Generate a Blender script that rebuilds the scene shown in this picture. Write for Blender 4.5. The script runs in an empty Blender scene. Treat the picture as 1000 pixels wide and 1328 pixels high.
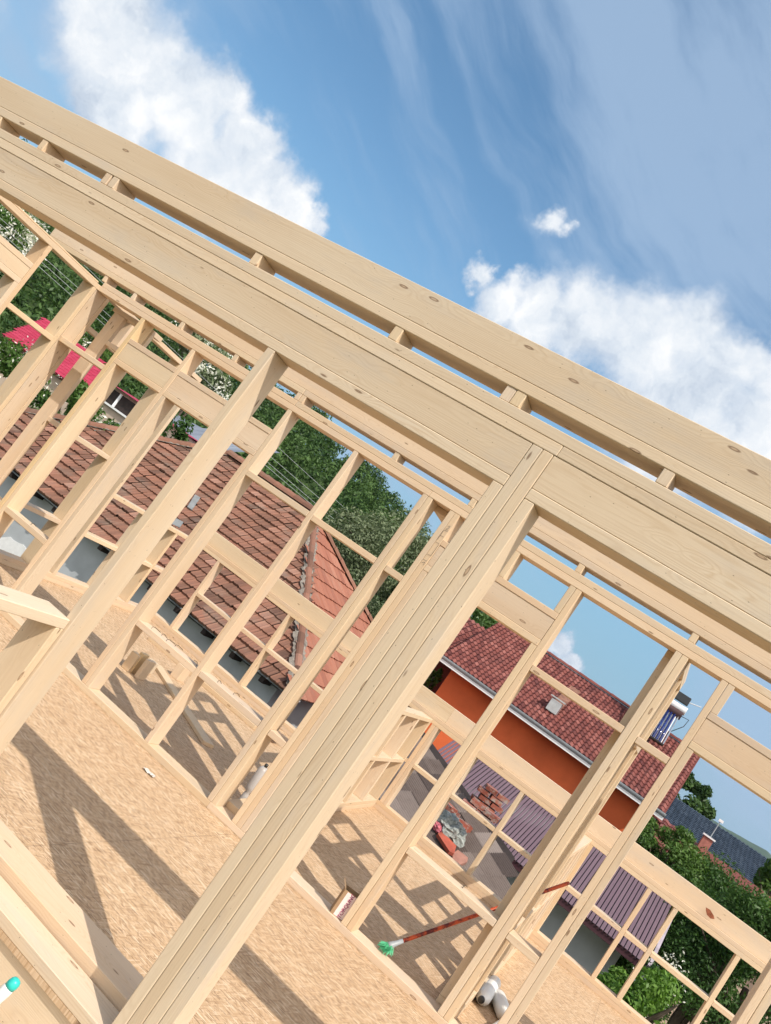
import bpy, bmesh, math, random
from mathutils import Vector, Matrix, noise as mnoise
RNG = random.Random(7)
S = bpy.context.scene
COL = S.collection
R_ = math.radians

# ------------------------------------------------------------------ camera
YAW, PIT, ROL, FPX = R_(-24.4), R_(5.55), R_(35.52), 1120.0
fw = Vector((math.sin(YAW)*math.cos(PIT), math.cos(YAW)*math.cos(PIT), math.sin(PIT)))
rt = Vector((math.cos(YAW), -math.sin(YAW), 0))
dn = fw.cross(rt)
c_, s_ = math.cos(ROL), math.sin(ROL)
cr = rt*c_ - dn*s_
cd = rt*s_ + dn*c_
cam = bpy.data.cameras.new('camera')
cam.sensor_fit = 'HORIZONTAL'; cam.sensor_width = 36.0; cam.lens = 36.0*FPX/1000.0
cam.clip_start = 0.05; cam.clip_end = 20000
camo = bpy.data.objects.new('camera', cam); COL.objects.link(camo)
M = Matrix((( cr.x, -cd.x, -fw.x, 0), (cr.y, -cd.y, -fw.y, 0), (cr.z, -cd.z, -fw.z, 0), (0, 0, 0, 1)))
camo.matrix_world = M
S.camera = camo

def ray(px, py):
    a, b = (px-500.0)/FPX, (py-664.0)/FPX
    return cr*a + cd*b + fw
def at(px, py, Y):                       # point of the world at depth Y seen at a pixel of the photograph
    v = ray(px, py); return v*(Y/v.y)
def atz(px, py, Z):
    v = ray(px, py); return v*(Z/v.z)

# ------------------------------------------------------------------ light and exposure
SUN = Vector((0.70, -0.48, 1.0)).normalized()
EL = math.asin(SUN.z); ROT = math.atan2(SUN.x, SUN.y)
sl = bpy.data.lights.new('sun', 'SUN'); sl.energy = 3.0; sl.angle = R_(0.53); sl.color = (1.0, 0.93, 0.83)
so = bpy.data.objects.new('sun', sl); COL.objects.link(so)
so.rotation_euler = SUN.to_track_quat('Z', 'Y').to_euler()
S.view_settings.view_transform = 'Standard'; S.view_settings.look = 'None'
S.view_settings.exposure = 0.57; S.view_settings.gamma = 1.0
S.cycles.max_bounces = 6; S.cycles.diffuse_bounces = 4; S.cycles.transparent_max_bounces = 8

W = bpy.data.worlds.new('World'); S.world = W; W.use_nodes = True
nt = W.node_tree; nt.nodes.clear()
class NB:
    """small helper to write node trees"""
    def __init__(s, nt): s.nt = nt
    def n(s, t, **k):
        o = s.nt.nodes.new(t)
        for a, b in k.items(): setattr(o, a, b)
        return o
    def put(s, sock, v):
        if isinstance(v, bpy.types.NodeSocket): s.nt.links.new(v, sock)
        elif v is not None:
            if hasattr(sock, 'default_value'):
                try: sock.default_value = v
                except Exception: sock.default_value = (v, v, v)
    def math(s, op, a, b=None, c=None, clamp=False):
        o = s.n('ShaderNodeMath', operation=op, use_clamp=clamp)
        s.put(o.inputs[0], a); s.put(o.inputs[1], b)
        if c is not None: s.put(o.inputs[2], c)
        return o.outputs[0]
    def vec(s, op, a, b=None, sc=None):
        o = s.n('ShaderNodeVectorMath', operation=op)
        s.put(o.inputs[0], a)
        if b is not None: s.put(o.inputs[1], b)
        if sc is not None: s.put(o.inputs[3], sc)
        return o.outputs['Value'] if op in ('DISTANCE', 'LENGTH', 'DOT_PRODUCT') else o.outputs[0]
    def noise(s, v, scale, detail=4, rough=.55, dist=0.0, out='Fac'):
        o = s.n('ShaderNodeTexNoise'); s.put(o.inputs['Vector'], v)
        o.inputs['Scale'].default_value = scale; o.inputs['Detail'].default_value = detail
        o.inputs['Roughness'].default_value = rough; o.inputs['Distortion'].default_value = dist
        return o.outputs[out]
    def mr(s, v, a, b, c=0.0, d=1.0, smooth=False):
        o = s.n('ShaderNodeMapRange'); o.interpolation_type = 'SMOOTHSTEP' if smooth else 'LINEAR'
        s.put(o.inputs[0], v)
        for i, x in enumerate((a, b, c, d)): s.put(o.inputs[i+1], x)
        return o.outputs[0]
    def mix(s, f, a, b, mode='MIX'):
        o = s.n('ShaderNodeMix', data_type='RGBA', blend_type=mode)
        s.put(o.inputs[0], f)
        for sock, v in ((o.inputs[6], a), (o.inputs[7], b)):
            if isinstance(v, (tuple, list)): sock.default_value = (*v[:3], 1)
            else: s.put(sock, v)
        return o.outputs[2]
    def ramp(s, v, stops):
        o = s.n('ShaderNodeValToRGB'); s.put(o.inputs[0], v)
        e = o.color_ramp.elements
        while len(e) > 1: e.remove(e[-1])
        e[0].position = stops[0][0]; e[0].color = (*stops[0][1], 1)
        for p, c in stops[1:]:
            x = e.new(p); x.color = (*c, 1)
        return o.outputs[0]

b = NB(nt)
sky = b.n('ShaderNodeTexSky'); sky.sky_type = 'NISHITA'; sky.sun_disc = False
sky.sun_elevation = EL; sky.sun_rotation = ROT; sky.air_density = 1.0; sky.dust_density = 0.6; sky.ozone_density = 1.5
SKYK = 0.105
tc = b.n('ShaderNodeTexCoord'); D = b.vec('NORMALIZE', tc.outputs['Generated'])
def pert(base, scale, amp, detail=6, rough=.6):
    nz = b.noise(base, scale, detail, rough, out='Color')
    return b.vec('ADD', base, b.vec('SCALE', b.vec('SUBTRACT', nz, (0.5, 0.5, 0.5)), sc=amp))
D1 = pert(D, 9.0, 0.115, 7, .60)
D2 = pert(pert(D, 2.2, 0.30, 4, .5), 7.0, 0.10, 4, .6)
def blobs(Dn, lst, soft):
    cur = None
    for (x, y, r) in lst:
        d = ray(x, y).normalized(); rr = r/1180.0
        ds = b.vec('DISTANCE', Dn, tuple(d))
        f = b.math('MULTIPLY_ADD', ds, -1.0/rr, 1.0)
        cur = f if cur is None else b.math('SMOOTH_MAX', cur, f, 0.25)
    return cur
cum = blobs(D1, [(140,30,85),(190,90,75),(240,140,70),(290,130,48),(315,180,52),(270,220,80),(335,245,58),(372,275,48),(400,300,36),(150,130,70),
                 (650,385,45),(700,410,62),(760,420,66),(830,450,75),(900,440,60),(950,480,62),(1005,520,60),(870,540,110),(980,600,100),(719,287,33),(733,296,22),(610,345,26),
                 (735,842,21),(746,866,20),(728,872,24),(-40,150,60),(1080,560,80),(1130,680,90),
                 (-300,-200,160),(-150,-60,110),(1300,900,120),(450,-350,120),(-200,500,90)], 0.2)
cir = blobs(D2, [(790,320,26),(755,345,36),(700,300,40),(990,60,230),(1010,230,190),(1040,380,160),(900,-40,170),(60,60,150),(960,930,110),(940,1010,110),(1020,980,110),(520,650,70),(1050,1040,140),
                 (1150,200,260),(700,-300,260),(-100,-100,240)], 0.6)
wisp = b.noise(D1, 14.0, 5, .58)
cm = b.mr(b.math('ADD', cum, b.math('MULTIPLY', b.math('SUBTRACT', wisp, 0.5), 0.75)), -0.04, 0.46, smooth=True)
core = b.mr(cum, 0.15, 0.9)
def streaks(rot, scl, k, det):
    mpn = b.n('ShaderNodeMapping'); mpn.inputs['Rotation'].default_value = rot; mpn.inputs['Scale'].default_value = scl
    nt.links.new(pert(D, 3.0, 0.05, 3), mpn.inputs[0]); return b.noise(mpn.outputs[0], k, det, .62)
def bas(px,py,qx,qy):
    u_ = (ray(qx,qy).normalized()-ray(px,py).normalized()).normalized(); return u_
UA = bas(500,60,600,330); VA = UA.cross(fw).normalized()
def stre(U_, V_, su, sv, k, det):
    Dp = pert(pert(D, 2.0, .10, 3), 8.0, .03, 4)
    cx = b.n('ShaderNodeCombineXYZ'); nt.links.new(b.math('MULTIPLY', b.vec('DOT_PRODUCT', Dp, tuple(U_)), su), cx.inputs[0]); nt.links.new(b.math('MULTIPLY', b.vec('DOT_PRODUCT', Dp, tuple(V_)), sv), cx.inputs[1])
    return b.noise(cx.outputs[0], k, det, .6)
UB = bas(760,130,900,380); VB = UB.cross(fw).normalized()
st = b.math('ADD', b.math('MULTIPLY', stre(UA, VA, 1.0, 6.0, 1.5, 7), .55), b.math('MULTIPLY', stre(UB, VB, 1.3, 7.0, 2.2, 8), .45))
ci = b.mr(b.math('ADD', b.mr(cir, -.55, .8, .12, .62), b.math('MULTIPLY', b.math('SUBTRACT', st, .5), 2.1)), .06, .62, 0, .74, smooth=True)
Dl = b.vec('ADD', D1, tuple(SUN*-0.02))
sh = b.noise(Dl, 13.0, 5, .6)
sh2 = b.noise(D1, 5.0, 3, .5)
lum = b.math('ADD', b.math('MULTIPLY', sh, 0.6), b.math('MULTIPLY', sh2, 0.4))
ccol = b.ramp(b.mr(lum, 0.33, 0.57), [(0, (.32, .385, .48)), (.45, (.52, .565, .62)), (1, (.70, .705, .71))])
ccol = b.mix(b.mr(core, 0.0, 0.5), b.mix(0.55, ccol, (.28, .37, .50)), ccol)
skc = b.vec('MULTIPLY', b.vec('SCALE', sky.outputs[0], sc=SKYK), (1.06, 1.16, 1.09))
hs = b.n('ShaderNodeHueSaturation'); hs.inputs['Saturation'].default_value = 1.12; hs.inputs['Value'].default_value = 1.0
nt.links.new(skc, hs.inputs['Color'])
skc = hs.outputs[0]
sp0 = b.n('ShaderNodeSeparateXYZ'); nt.links.new(D, sp0.inputs[0])
skc = b.mix(b.mr(sp0.outputs[2], .02, .42, .88, 0.0, smooth=True), skc, (.155, .285, .415))
c1 = b.mix(ci, skc, (.27, .37, .51))
c2 = b.mix(cm, c1, ccol)
# unseen bright cloud decks added behind the viewer, sun side, as fill light
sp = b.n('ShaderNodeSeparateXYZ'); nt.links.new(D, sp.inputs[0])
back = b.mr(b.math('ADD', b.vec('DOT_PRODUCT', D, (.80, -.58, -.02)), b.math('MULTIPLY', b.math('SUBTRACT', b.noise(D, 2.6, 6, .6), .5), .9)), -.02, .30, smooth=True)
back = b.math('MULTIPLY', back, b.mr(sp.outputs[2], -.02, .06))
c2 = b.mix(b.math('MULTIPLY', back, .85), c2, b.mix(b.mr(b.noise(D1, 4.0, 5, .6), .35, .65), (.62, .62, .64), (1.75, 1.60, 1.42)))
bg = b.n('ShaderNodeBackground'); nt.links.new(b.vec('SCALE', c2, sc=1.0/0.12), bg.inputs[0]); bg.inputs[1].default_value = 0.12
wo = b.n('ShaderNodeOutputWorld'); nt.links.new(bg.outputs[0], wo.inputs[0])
W.cycles.sampling_method = 'MANUAL'; W.cycles.sample_map_resolution = 512

# ------------------------------------------------------------------ materials
def mat(name):
    m = bpy.data.materials.new(name); m.use_nodes = True
    t = m.node_tree; t.nodes.clear()
    o = t.nodes.new('ShaderNodeOutputMaterial'); p = t.nodes.new('ShaderNodeBsdfPrincipled')
    t.links.new(p.outputs[0], o.inputs[0])
    p.inputs['Roughness'].default_value = .8; p.inputs['Specular IOR Level'].default_value = .25
    return m, NB(t), p
def bump(b, p, h, strength, dist):
    o = b.n('ShaderNodeBump'); o.inputs['Strength'].default_value = strength; o.inputs['Distance'].default_value = dist
    b.put(o.inputs['Height'], h); b.nt.links.new(o.outputs[0], p.inputs['Normal'])
def attr(b, name, out='Vector'):
    o = b.n('ShaderNodeAttribute'); o.attribute_name = name; return o.outputs[out]

def wood_mat(name, base, dark, knotc):
    m, b, p = mat(name)
    g = attr(b, 'grain')
    mp = b.n('ShaderNodeMapping'); mp.inputs['Scale'].default_value = (0.55, 5.0, 5.0); b.put(mp.inputs[0], g)
    nz = b.noise(mp.outputs[0], 1.3, 3, .55, out='Color')
    g2 = b.vec('ADD', g, b.vec('SCALE', b.vec('SUBTRACT', nz, (.5, .5, .5)), sc=0.10))
    vo = b.n('ShaderNodeTexVoronoi'); vo.inputs['Scale'].default_value = 1.0
    mk = b.n('ShaderNodeMapping'); mk.inputs['Scale'].default_value = (5.0, 19.0, 19.0); b.put(mk.inputs[0], g); b.put(vo.inputs['Vector'], mk.outputs[0])
    kd = vo.outputs['Distance']
    sep = b.n('ShaderNodeSeparateXYZ'); b.put(sep.inputs[0], g2)
    rr = b.math('SQRT', b.math('ADD', b.math('POWER', sep.outputs[1], 2.0), b.math('POWER', sep.outputs[2], 2.0)))
    kk = b.math('MULTIPLY', b.mr(kd, 0.0, 0.65, 0.024, 0.0, smooth=True), b.math('GREATER_THAN', b.math('FRACT', b.math('MULTIPLY', attrcol(b, vo), 7.3)), 0.40))
    rr = b.math('ADD', rr, kk)
    ring = b.math('SINE', b.math('MULTIPLY', rr, 760.0))
    ringm = b.math('POWER', b.mr(ring, -1, 1), 2.2)
    fine = b.n('ShaderNodeMapping'); fine.inputs['Scale'].default_value = (3.0, 160.0, 160.0); b.put(fine.inputs[0], g)
    fn = b.noise(fine.outputs[0], 1.0, 3, .6)
    big = b.noise(mp.outputs[0], 0.9, 2, .5)
    col = b.mix(b.mr(big, .3, .7), base, tuple(x*y for x, y in zip(base, (.93, .87, .80))))
    amt = b.mr(b.noise(mp.outputs[0], 2.0, 2, .5), .36, .72, .04, .46)
    col = b.mix(b.math('MULTIPLY', ringm, amt), col, dark)
    col = b.mix(b.mr(fn, .45, .75, 0, .26), col, dark)
    sta = b.n('ShaderNodeMapping'); sta.inputs['Scale'].default_value = (1.1, 4.0, 4.0); sta.inputs['Location'].default_value = (7.0, 2.0, 5.0); b.put(sta.inputs[0], g)
    col = b.mix(b.mr(b.noise(sta.outputs[0], 1.7, 5, .65), .52, .72, 0, .38), col, (.50, .445, .39))
    col = b.mix(b.mr(b.noise(g, 34.0, 3, .6), .60, .78, 0, .16), col, dark)
    kcore = b.mr(kd, 0.05, 0.10, 1, 0, smooth=True)
    krim = b.math('MULTIPLY', b.mr(kd, 0.05, 0.09, 0, 1, smooth=True), b.mr(kd, 0.10, 0.15, 1, 0, smooth=True))
    ksel = b.math('GREATER_THAN', b.math('FRACT', b.math('MULTIPLY', attrcol(b, vo), 7.3)), 0.66)
    col = b.mix(b.math('MULTIPLY', b.math('MULTIPLY', kcore, ksel), .45), col, tuple(x*2.0 for x in knotc))
    col = b.mix(b.math('MULTIPLY', b.math('MULTIPLY', krim, ksel), .75), col, knotc)
    # small dark nail holes and specks
    v2 = b.n('ShaderNodeTexVoronoi'); mk2 = b.n('ShaderNodeMapping'); mk2.inputs['Scale'].default_value = (5.0, 14.0, 14.0); mk2.inputs['Location'].default_value = (3.1, 7.7, 1.3)
    b.put(mk2.inputs[0], g); b.put(v2.inputs['Vector'], mk2.outputs[0])
    col = b.mix(b.math('MULTIPLY', b.mr(v2.outputs['Distance'], .055, .09, .85, 0), b.math('GREATER_THAN', attrcol(b, v2), .62)), col, (.05, .03, .02))
    oi = b.n('ShaderNodeObjectInfo')
    col = b.mix(1.0, col, oi.outputs['Color'], 'MULTIPLY')
    b.put(p.inputs['Base Color'], col); p.inputs['Roughness'].default_value = .62
    p.inputs['Specular IOR Level'].default_value = .3
    bump(b, p, b.math('ADD', b.math('MULTIPLY', ringm, .4), fn), .25, .0015)
    return m
def attrcol(b, vo):
    s = b.n('ShaderNodeSeparateXYZ'); b.nt.links.new(vo.outputs['Color'], s.inputs[0]); return s.outputs[0]

WOOD = wood_mat('planed_pine', (.69, .56, .41), (.52, .36, .215), (.15, .075, .035))

def osb_mat():
    m, b, p = mat('osb_board')
    g = b.n('ShaderNodeTexCoord').outputs['Object']
    col = None; hsum = None
    bases = [(.58, .41, .255), (.62, .445, .285), (.53, .36, .215), (.69, .52, .355)]
    for i, (ang, loc) in enumerate(((0.05, 0), (-0.55, 3.7), (0.75, 9.1), (-1.3, 5.2))):
        mp = b.n('ShaderNodeMapping'); mp.inputs['Rotation'].default_value = (0, 0, ang); mp.inputs['Location'].default_value = (loc, loc, loc)
        b.put(mp.inputs[0], b.vec('ADD', g, b.vec('SCALE', b.noise(g, 5.0 + i, 2, .5, out='Color'), sc=.008)))
        m2 = b.n('ShaderNodeMapping'); m2.inputs['Scale'].default_value = (17.0, 125.0, 1.0); b.put(m2.inputs[0], mp.outputs[0])
        vo = b.n('ShaderNodeTexVoronoi'); vo.inputs['Scale'].default_value = 1.0; vo.inputs['Randomness'].default_value = 1.0; b.put(vo.inputs['Vector'], m2.outputs[0])
        cs = b.n('ShaderNodeSeparateXYZ'); b.nt.links.new(vo.outputs['Color'], cs.inputs[0])
        fm = b.n('ShaderNodeMapping'); fm.inputs['Scale'].default_value = (14.0, 320.0, 1.0); b.put(fm.inputs[0], mp.outputs[0])
        fn = b.noise(fm.outputs[0], 1.0, 2, .6)
        c = b.ramp(cs.outputs[0], [(0, (.42, .28, .165)), (.12, bases[2]), (.45, bases[0]), (.75, bases[1]), (1, bases[3])])
        c = b.mix(b.mr(fn, .4, .75, 0, .35), c, (.32, .19, .09))
        edge = b.mr(vo.outputs['Distance'], .60, .95, 0, .35)
        c = b.mix(edge, c, (.27, .16, .09))
        if col is None: col = c; hsum = cs.outputs[1]
        else:
            sel = b.math('GREATER_THAN', cs.outputs[2], .55)
            col = b.mix(sel, col, c); hsum = b.math('MAXIMUM', hsum, b.math('MULTIPLY', sel, cs.outputs[1]))
    # dark specks and resin spots, pale slivers
    for ang, scl, thr, cc in ((.3, (15, 130, 1), .17, (.13, .075, .04)), (-.25, (10, 110, 1), .24, (.80, .66, .48)), (.9, (22, 150, 1), .16, (.15, .085, .045)), (-.1, (18, 170, 1), .20, (.16, .09, .05)), (-.6, (12, 150, 1), .20, (.14, .08, .04))):
        mp = b.n('ShaderNodeMapping'); mp.inputs['Rotation'].default_value = (0, 0, ang); mp.inputs['Scale'].default_value = scl; b.put(mp.inputs[0], g)
        vo = b.n('ShaderNodeTexVoronoi'); vo.inputs['Scale'].default_value = 1.0; b.put(vo.inputs['Vector'], mp.outputs[0])
        cs = b.n('ShaderNodeSeparateXYZ'); b.nt.links.new(vo.outputs['Color'], cs.inputs[0])
        f = b.math('MULTIPLY', b.mr(vo.outputs['Distance'], thr, thr+.18, 1, 0), b.math('GREATER_THAN', cs.outputs[0], .66))
        col = b.mix(b.math('MULTIPLY', f, .75), col, cc)
    big = b.noise(g, .7, 3, .5)
    col = b.mix(b.mr(big, .35, .7, 0, .35), col, b.mix(1.0, col, (.90, .84, .80), 'MULTIPLY'))
    sg = b.n('ShaderNodeSeparateXYZ'); b.put(sg.inputs[0], g)
    def seam(c, per, off): return b.mr(b.math('ABSOLUTE', b.math('SUBTRACT', b.math('FRACT', b.math('ADD', b.math('DIVIDE', c, per), off)), .5)), 0.0, .0022/per*1.0, 1, 0)
    sm = b.math('MAXIMUM', seam(sg.outputs[1], 1.25, .13), seam(sg.outputs[0], 2.5, .31))
    col = b.mix(b.math('MULTIPLY', sm, .7), col, (.10, .06, .035))
    b.put(p.inputs['Base Color'], col); p.inputs['Roughness'].default_value = .72
    bump(b, p, hsum, .5, .0015)
    return m
OSB = osb_mat()

def plain(name, c, rough=.8, var=.12, scale=6.0, bumpy=0.0, metal=0.0, spec=.3):
    m, b, p = mat(name)
    g = b.n('ShaderNodeTexCoord').outputs['Object']
    n1 = b.noise(g, scale, 5, .6)
    lo = tuple(x*(1-var*1.6) for x in c); hi = tuple(min(1, x*(1+var)) for x in c)
    b.put(p.inputs['Base Color'], b.mix(b.mr(n1, .3, .7), lo, hi))
    p.inputs['Roughness'].default_value = rough; p.inputs['Metallic'].default_value = metal; p.inputs['Specular IOR Level'].default_value = spec
    if bumpy: bump(b, p, b.noise(g, scale*6, 4, .6), .5, bumpy)
    return m
def tinted(name, stops, rough=.8, grime=(.25, .22, .2), gamt=.5, gscale=1.6, bumpd=.004, spec=.25, streaky=False):
    """colour from the per-face 'tint' value, with lichen and dirt patches"""
    m, b, p = mat(name)
    t = attr(b, 'tint', 'Fac'); g = b.n('ShaderNodeTexCoord').outputs['Object']
    col = b.ramp(t, stops)
    n1 = b.noise(g, gscale, 6, .65)
    col = b.mix(b.mr(n1, .52, .72, 0, gamt), col, grime)
    n2 = b.noise(g, 22.0, 4, .65)
    col = b.mix(b.mr(n2, .5, .8, 0, .45), col, b.mix(1.0, col, (.62, .6, .6), 'MULTIPLY'))
    b.put(p.inputs['Base Color'], col); p.inputs['Roughness'].default_value = rough; p.inputs['Specular IOR Level'].default_value = spec
    if bumpd: bump(b, p, n2, .6, bumpd)
    return m
M_BROWN = tinted('weathered_clay_tile', [(0, (.115, .062, .045)), (.35, (.19, .096, .066)), (.7, (.255, .122, .083)), (1, (.31, .17, .125))], grime=(.20, .17, .14), gamt=.55)
M_ORANGE = tinted('orange_clay_tile', [(0, (.23, .09, .062)), (.5, (.31, .125, .082)), (1, (.38, .18, .125))], grime=(.26, .20, .16), gamt=.3)
M_RED = tinted('red_clay_tile', [(0, (.10, .030, .028)), (.5, (.185, .058, .048)), (1, (.27, .105, .09))], grime=(.13, .06, .055), gamt=.4)
M_SLATE = tinted('old_corrugated_sheet', [(0, (.09, .07, .065)), (.5, (.17, .135, .12)), (1, (.28, .235, .215))], grime=(.075, .05, .045), gamt=.5)
M_PURPLE = tinted('mauve_steel_sheet', [(0, (.135, .085, .105)), (.5, (.155, .10, .12)), (1, (.18, .12, .142))], rough=.5, grime=(.13, .085, .10), gamt=.25, bumpd=0, spec=.4)
M_NAVY = tinted('dark_blue_tile', [(0, (.020, .030, .045)), (.5, (.035, .050, .075)), (1, (.06, .08, .11))], rough=.5, grime=(.04, .05, .07), gamt=.2)
M_PINK = tinted('crimson_steel_tile', [(0, (.32, .022, .05)), (.5, (.40, .032, .07)), (1, (.46, .05, .095))], rough=.5, grime=(.45, .06, .10), gamt=.2, bumpd=0)
M_GREYROOF = tinted('grey_blue_steel_sheet', [(0, (.16, .18, .22)), (1, (.24, .27, .32))], rough=.5, grime=(.15, .17, .2), gamt=.3, bumpd=0)
M_MORTAR = plain('mortar', (.24, .21, .18), .9, .35, 9, .01)
M_GREYWALL = plain('grey_render', (.42, .45, .48), .9, .10, 1.5, .003)
M_PATCH = plain('white_plaster', (.72, .73, .74), .9, .06, 8, .003)
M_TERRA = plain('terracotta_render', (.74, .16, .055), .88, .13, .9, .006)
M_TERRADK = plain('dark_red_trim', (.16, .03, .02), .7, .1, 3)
M_WHITE = plain('white_gutter', (.78, .79, .80), .5, .05, 4)
M_GUTTER = plain('grey_gutter', (.33, .36, .38), .4, .1, 4)
M_DARK = plain('dark_opening', (.03, .022, .02), .8, .3, 4)
M_BEIGE = plain('beige_render', (.52, .42, .34), .9, .1, 2, .003)
M_BRICK = None

def leafm(name, c1, c2, c3=None, trans=.35):
    m = bpy.data.materials.new(name); m.use_nodes = True; t = m.node_tree; t.nodes.clear(); b = NB(t)
    o = b.n('ShaderNodeOutputMaterial'); tint = attr(b, 'tint', 'Fac')
    stops = [(0, c1), (.8, c2)] + ([(1, c3)] if c3 else [])
    col = b.ramp(tint, stops)
    d = b.n('ShaderNodeBsdfDiffuse'); b.put(d.inputs[0], col)
    tr = b.n('ShaderNodeBsdfTranslucent'); b.put(tr.inputs[0], b.mix(1.0, col, (1.1, 1.25, .5), 'MULTIPLY'))
    g = b.n('ShaderNodeBsdfGlossy'); g.inputs['Roughness'].default_value = .45; g.inputs[0].default_value = (.5, .5, .5, 1)
    mx = b.n('ShaderNodeMixShader'); mx.inputs[0].default_value = trans; t.links.new(d.outputs[0], mx.inputs[1]); t.links.new(tr.outputs[0], mx.inputs[2])
    m2 = b.n('ShaderNodeMixShader'); m2.inputs[0].default_value = .025; t.links.new(mx.outputs[0], m2.inputs[1]); t.links.new(g.outputs[0], m2.inputs[2])
    t.links.new(m2.outputs[0], o.inputs[0]); return m
L_DARK = leafm('dark_green_leaf', (.025, .06, .018), (.075, .15, .04), (.13, .21, .08))
L_MID = leafm('mid_green_leaf', (.035, .085, .022), (.12, .21, .05))
L_BRIGHT = leafm('bright_green_leaf', (.06, .14, .025), (.17, .30, .06))
L_FOREST = leafm('forest_leaf', (.025, .06, .02), (.085, .15, .045), trans=.2)
L_PALE = leafm('grey_green_leaf', (.055, .09, .04), (.20, .24, .14), trans=.2)
L_BLOSSOM = leafm('white_blossom', (.55, .56, .48), (.80, .79, .74), trans=.2)
M_BARK = plain('bark', (.11, .085, .065), .95, .3, 12, .01)

# ------------------------------------------------------------------ helpers
def tag(o, label=None, cat=None, group=None, kind=None):
    if label: o['label'] = label
    if cat: o['category'] = cat
    if group: o['group'] = group
    if kind: o['kind'] = kind
    return o
def empty(name, loc, label, cat, group=None, rz=0.0):
    o = bpy.data.objects.new(name, None); COL.objects.link(o)
    o.location = loc; o.rotation_euler = (0, 0, rz); o.empty_display_size = .2
    return tag(o, label, cat, group)
def link(name, me, m, parent=None, loc=(0, 0, 0)):
    o = bpy.data.objects.new(name, me); COL.objects.link(o)
    if m is not None and not me.materials: me.materials.append(m)
    o.location = loc
    if parent: o.parent = parent
    return o
def setgrain(me, ax, off=None, pith=None):
    off = off or Vector((RNG.uniform(0, 60), 0, 0))
    pith = pith or (RNG.uniform(-.10, .10), RNG.uniform(.03, .12)*RNG.choice((-1, 1)))
    a = me.attributes.new('grain', 'FLOAT_VECTOR', 'POINT')
    order = {'x': (0, 1, 2), 'y': (1, 0, 2), 'z': (2, 0, 1)}[ax]
    vals = []
    for v in me.vertices:
        c = v.co; vals += [c[order[0]]+off.x, c[order[1]]+pith[0], c[order[2]]+pith[1]]
    a.data.foreach_set('vector', vals)
def tint_color(t=None):
    v = RNG.uniform(.93, 1.05)
    if t == 'yellow': return (v*1.0, v*.94, v*.76, 1)
    if t == 'pale': return (1.01, 1.03, 1.06, 1)
    if t == 'grey': return (v*.965, v*.975, v*.985, 1)
    k = RNG.uniform(-.03, .05); q = RNG.uniform(-.02, .015)
    return (v*(1+k*.5), v*(1+q), v*(1-k), 1)
def beam(name, x0, x1, y0, y1, z0, z1, parent=None, ax=None, t=None, bev=.003, shape=None, m=None):
    """one squared timber; coordinates in the parent's frame (world when it has none)"""
    bm = bmesh.new()
    cx, cy, cz = (x0+x1)/2, (y0+y1)/2, (z0+z1)/2
    base = Vector(parent.location) if parent is not None and not parent.get('_local') else Vector((0, 0, 0))
    bmesh.ops.create_cube(bm, size=1.0)
    for v in bm.verts: v.co = Vector((v.co.x*(x1-x0), v.co.y*(y1-y0), v.co.z*(z1-z0)))
    if bev: bmesh.ops.bevel(bm, geom=list(bm.edges), offset=min(bev, (min(x1-x0, y1-y0, z1-z0))*.3), segments=1, affect='EDGES')
    me = bpy.data.meshes.new(name); bm.to_mesh(me); bm.free()
    if ax is None:
        d = (x1-x0, y1-y0, z1-z0); ax = 'xyz'[d.index(max(d))]
    setgrain(me, ax)
    o = link(name, me, m or WOOD, parent, Vector((cx, cy, cz))-base)
    o.color = tint_color(t)
    return o
def beam_between(name, p, q, w, h, parent=None, t=None, up=Vector((0, 0, 1)), bev=.003, base=None):
    """timber from p to q (centre line), w wide, h thick"""
    p, q = Vector(p), Vector(q); L = (q-p).length; d = (q-p).normalized()
    s = d.cross(up).normalized(); u = s.cross(d)
    bm = bmesh.new(); bmesh.ops.create_cube(bm, size=1.0)
    for v in bm.verts: v.co = Vector((v.co.x*L, v.co.y*w, v.co.z*h))
    bmesh.ops.bevel(bm, geom=list(bm.edges), offset=bev, segments=1, affect='EDGES')
    me = bpy.data.meshes.new(name); bm.to_mesh(me); bm.free(); setgrain(me, 'x')
    o = link(name, me, WOOD, parent)
    mid = (p+q)/2 - (Vector(parent.location) if parent is not None else Vector((0, 0, 0)))
    o.matrix_local = Matrix.Translation(mid) @ Matrix((d, s, u)).transposed().to_4x4()
    o.color = tint_color(t); return o
def mesh(name, vs, fs, m, parent=None, tint=None, smooth=False, loc=None):
    base = Vector(parent.location) if parent is not None else Vector((0, 0, 0))
    if loc is not None: base = base + Vector(loc)
    me = bpy.data.meshes.new(name)
    me.from_pydata([tuple(Vector(v)-base) for v in vs], [], fs); me.update()
    if tint is not None:
        a = me.attributes.new('tint', 'FLOAT', 'FACE'); a.data.foreach_set('value', tint)
    if smooth: me.polygons.foreach_set('use_smooth', [True]*len(me.polygons))
    return link(name, me, m, parent, loc if loc is not None else (0, 0, 0))
def boxv(x0, x1, y0, y1, z0, z1, vs, fs):
    n = len(vs)
    vs += [(x0,y0,z0),(x1,y0,z0),(x1,y1,z0),(x0,y1,z0),(x0,y0,z1),(x1,y0,z1),(x1,y1,z1),(x0,y1,z1)]
    fs += [tuple(n+i for i in f) for f in ((0,3,2,1),(4,5,6,7),(0,1,5,4),(1,2,6,5),(2,3,7,6),(3,0,4,7))]
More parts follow.
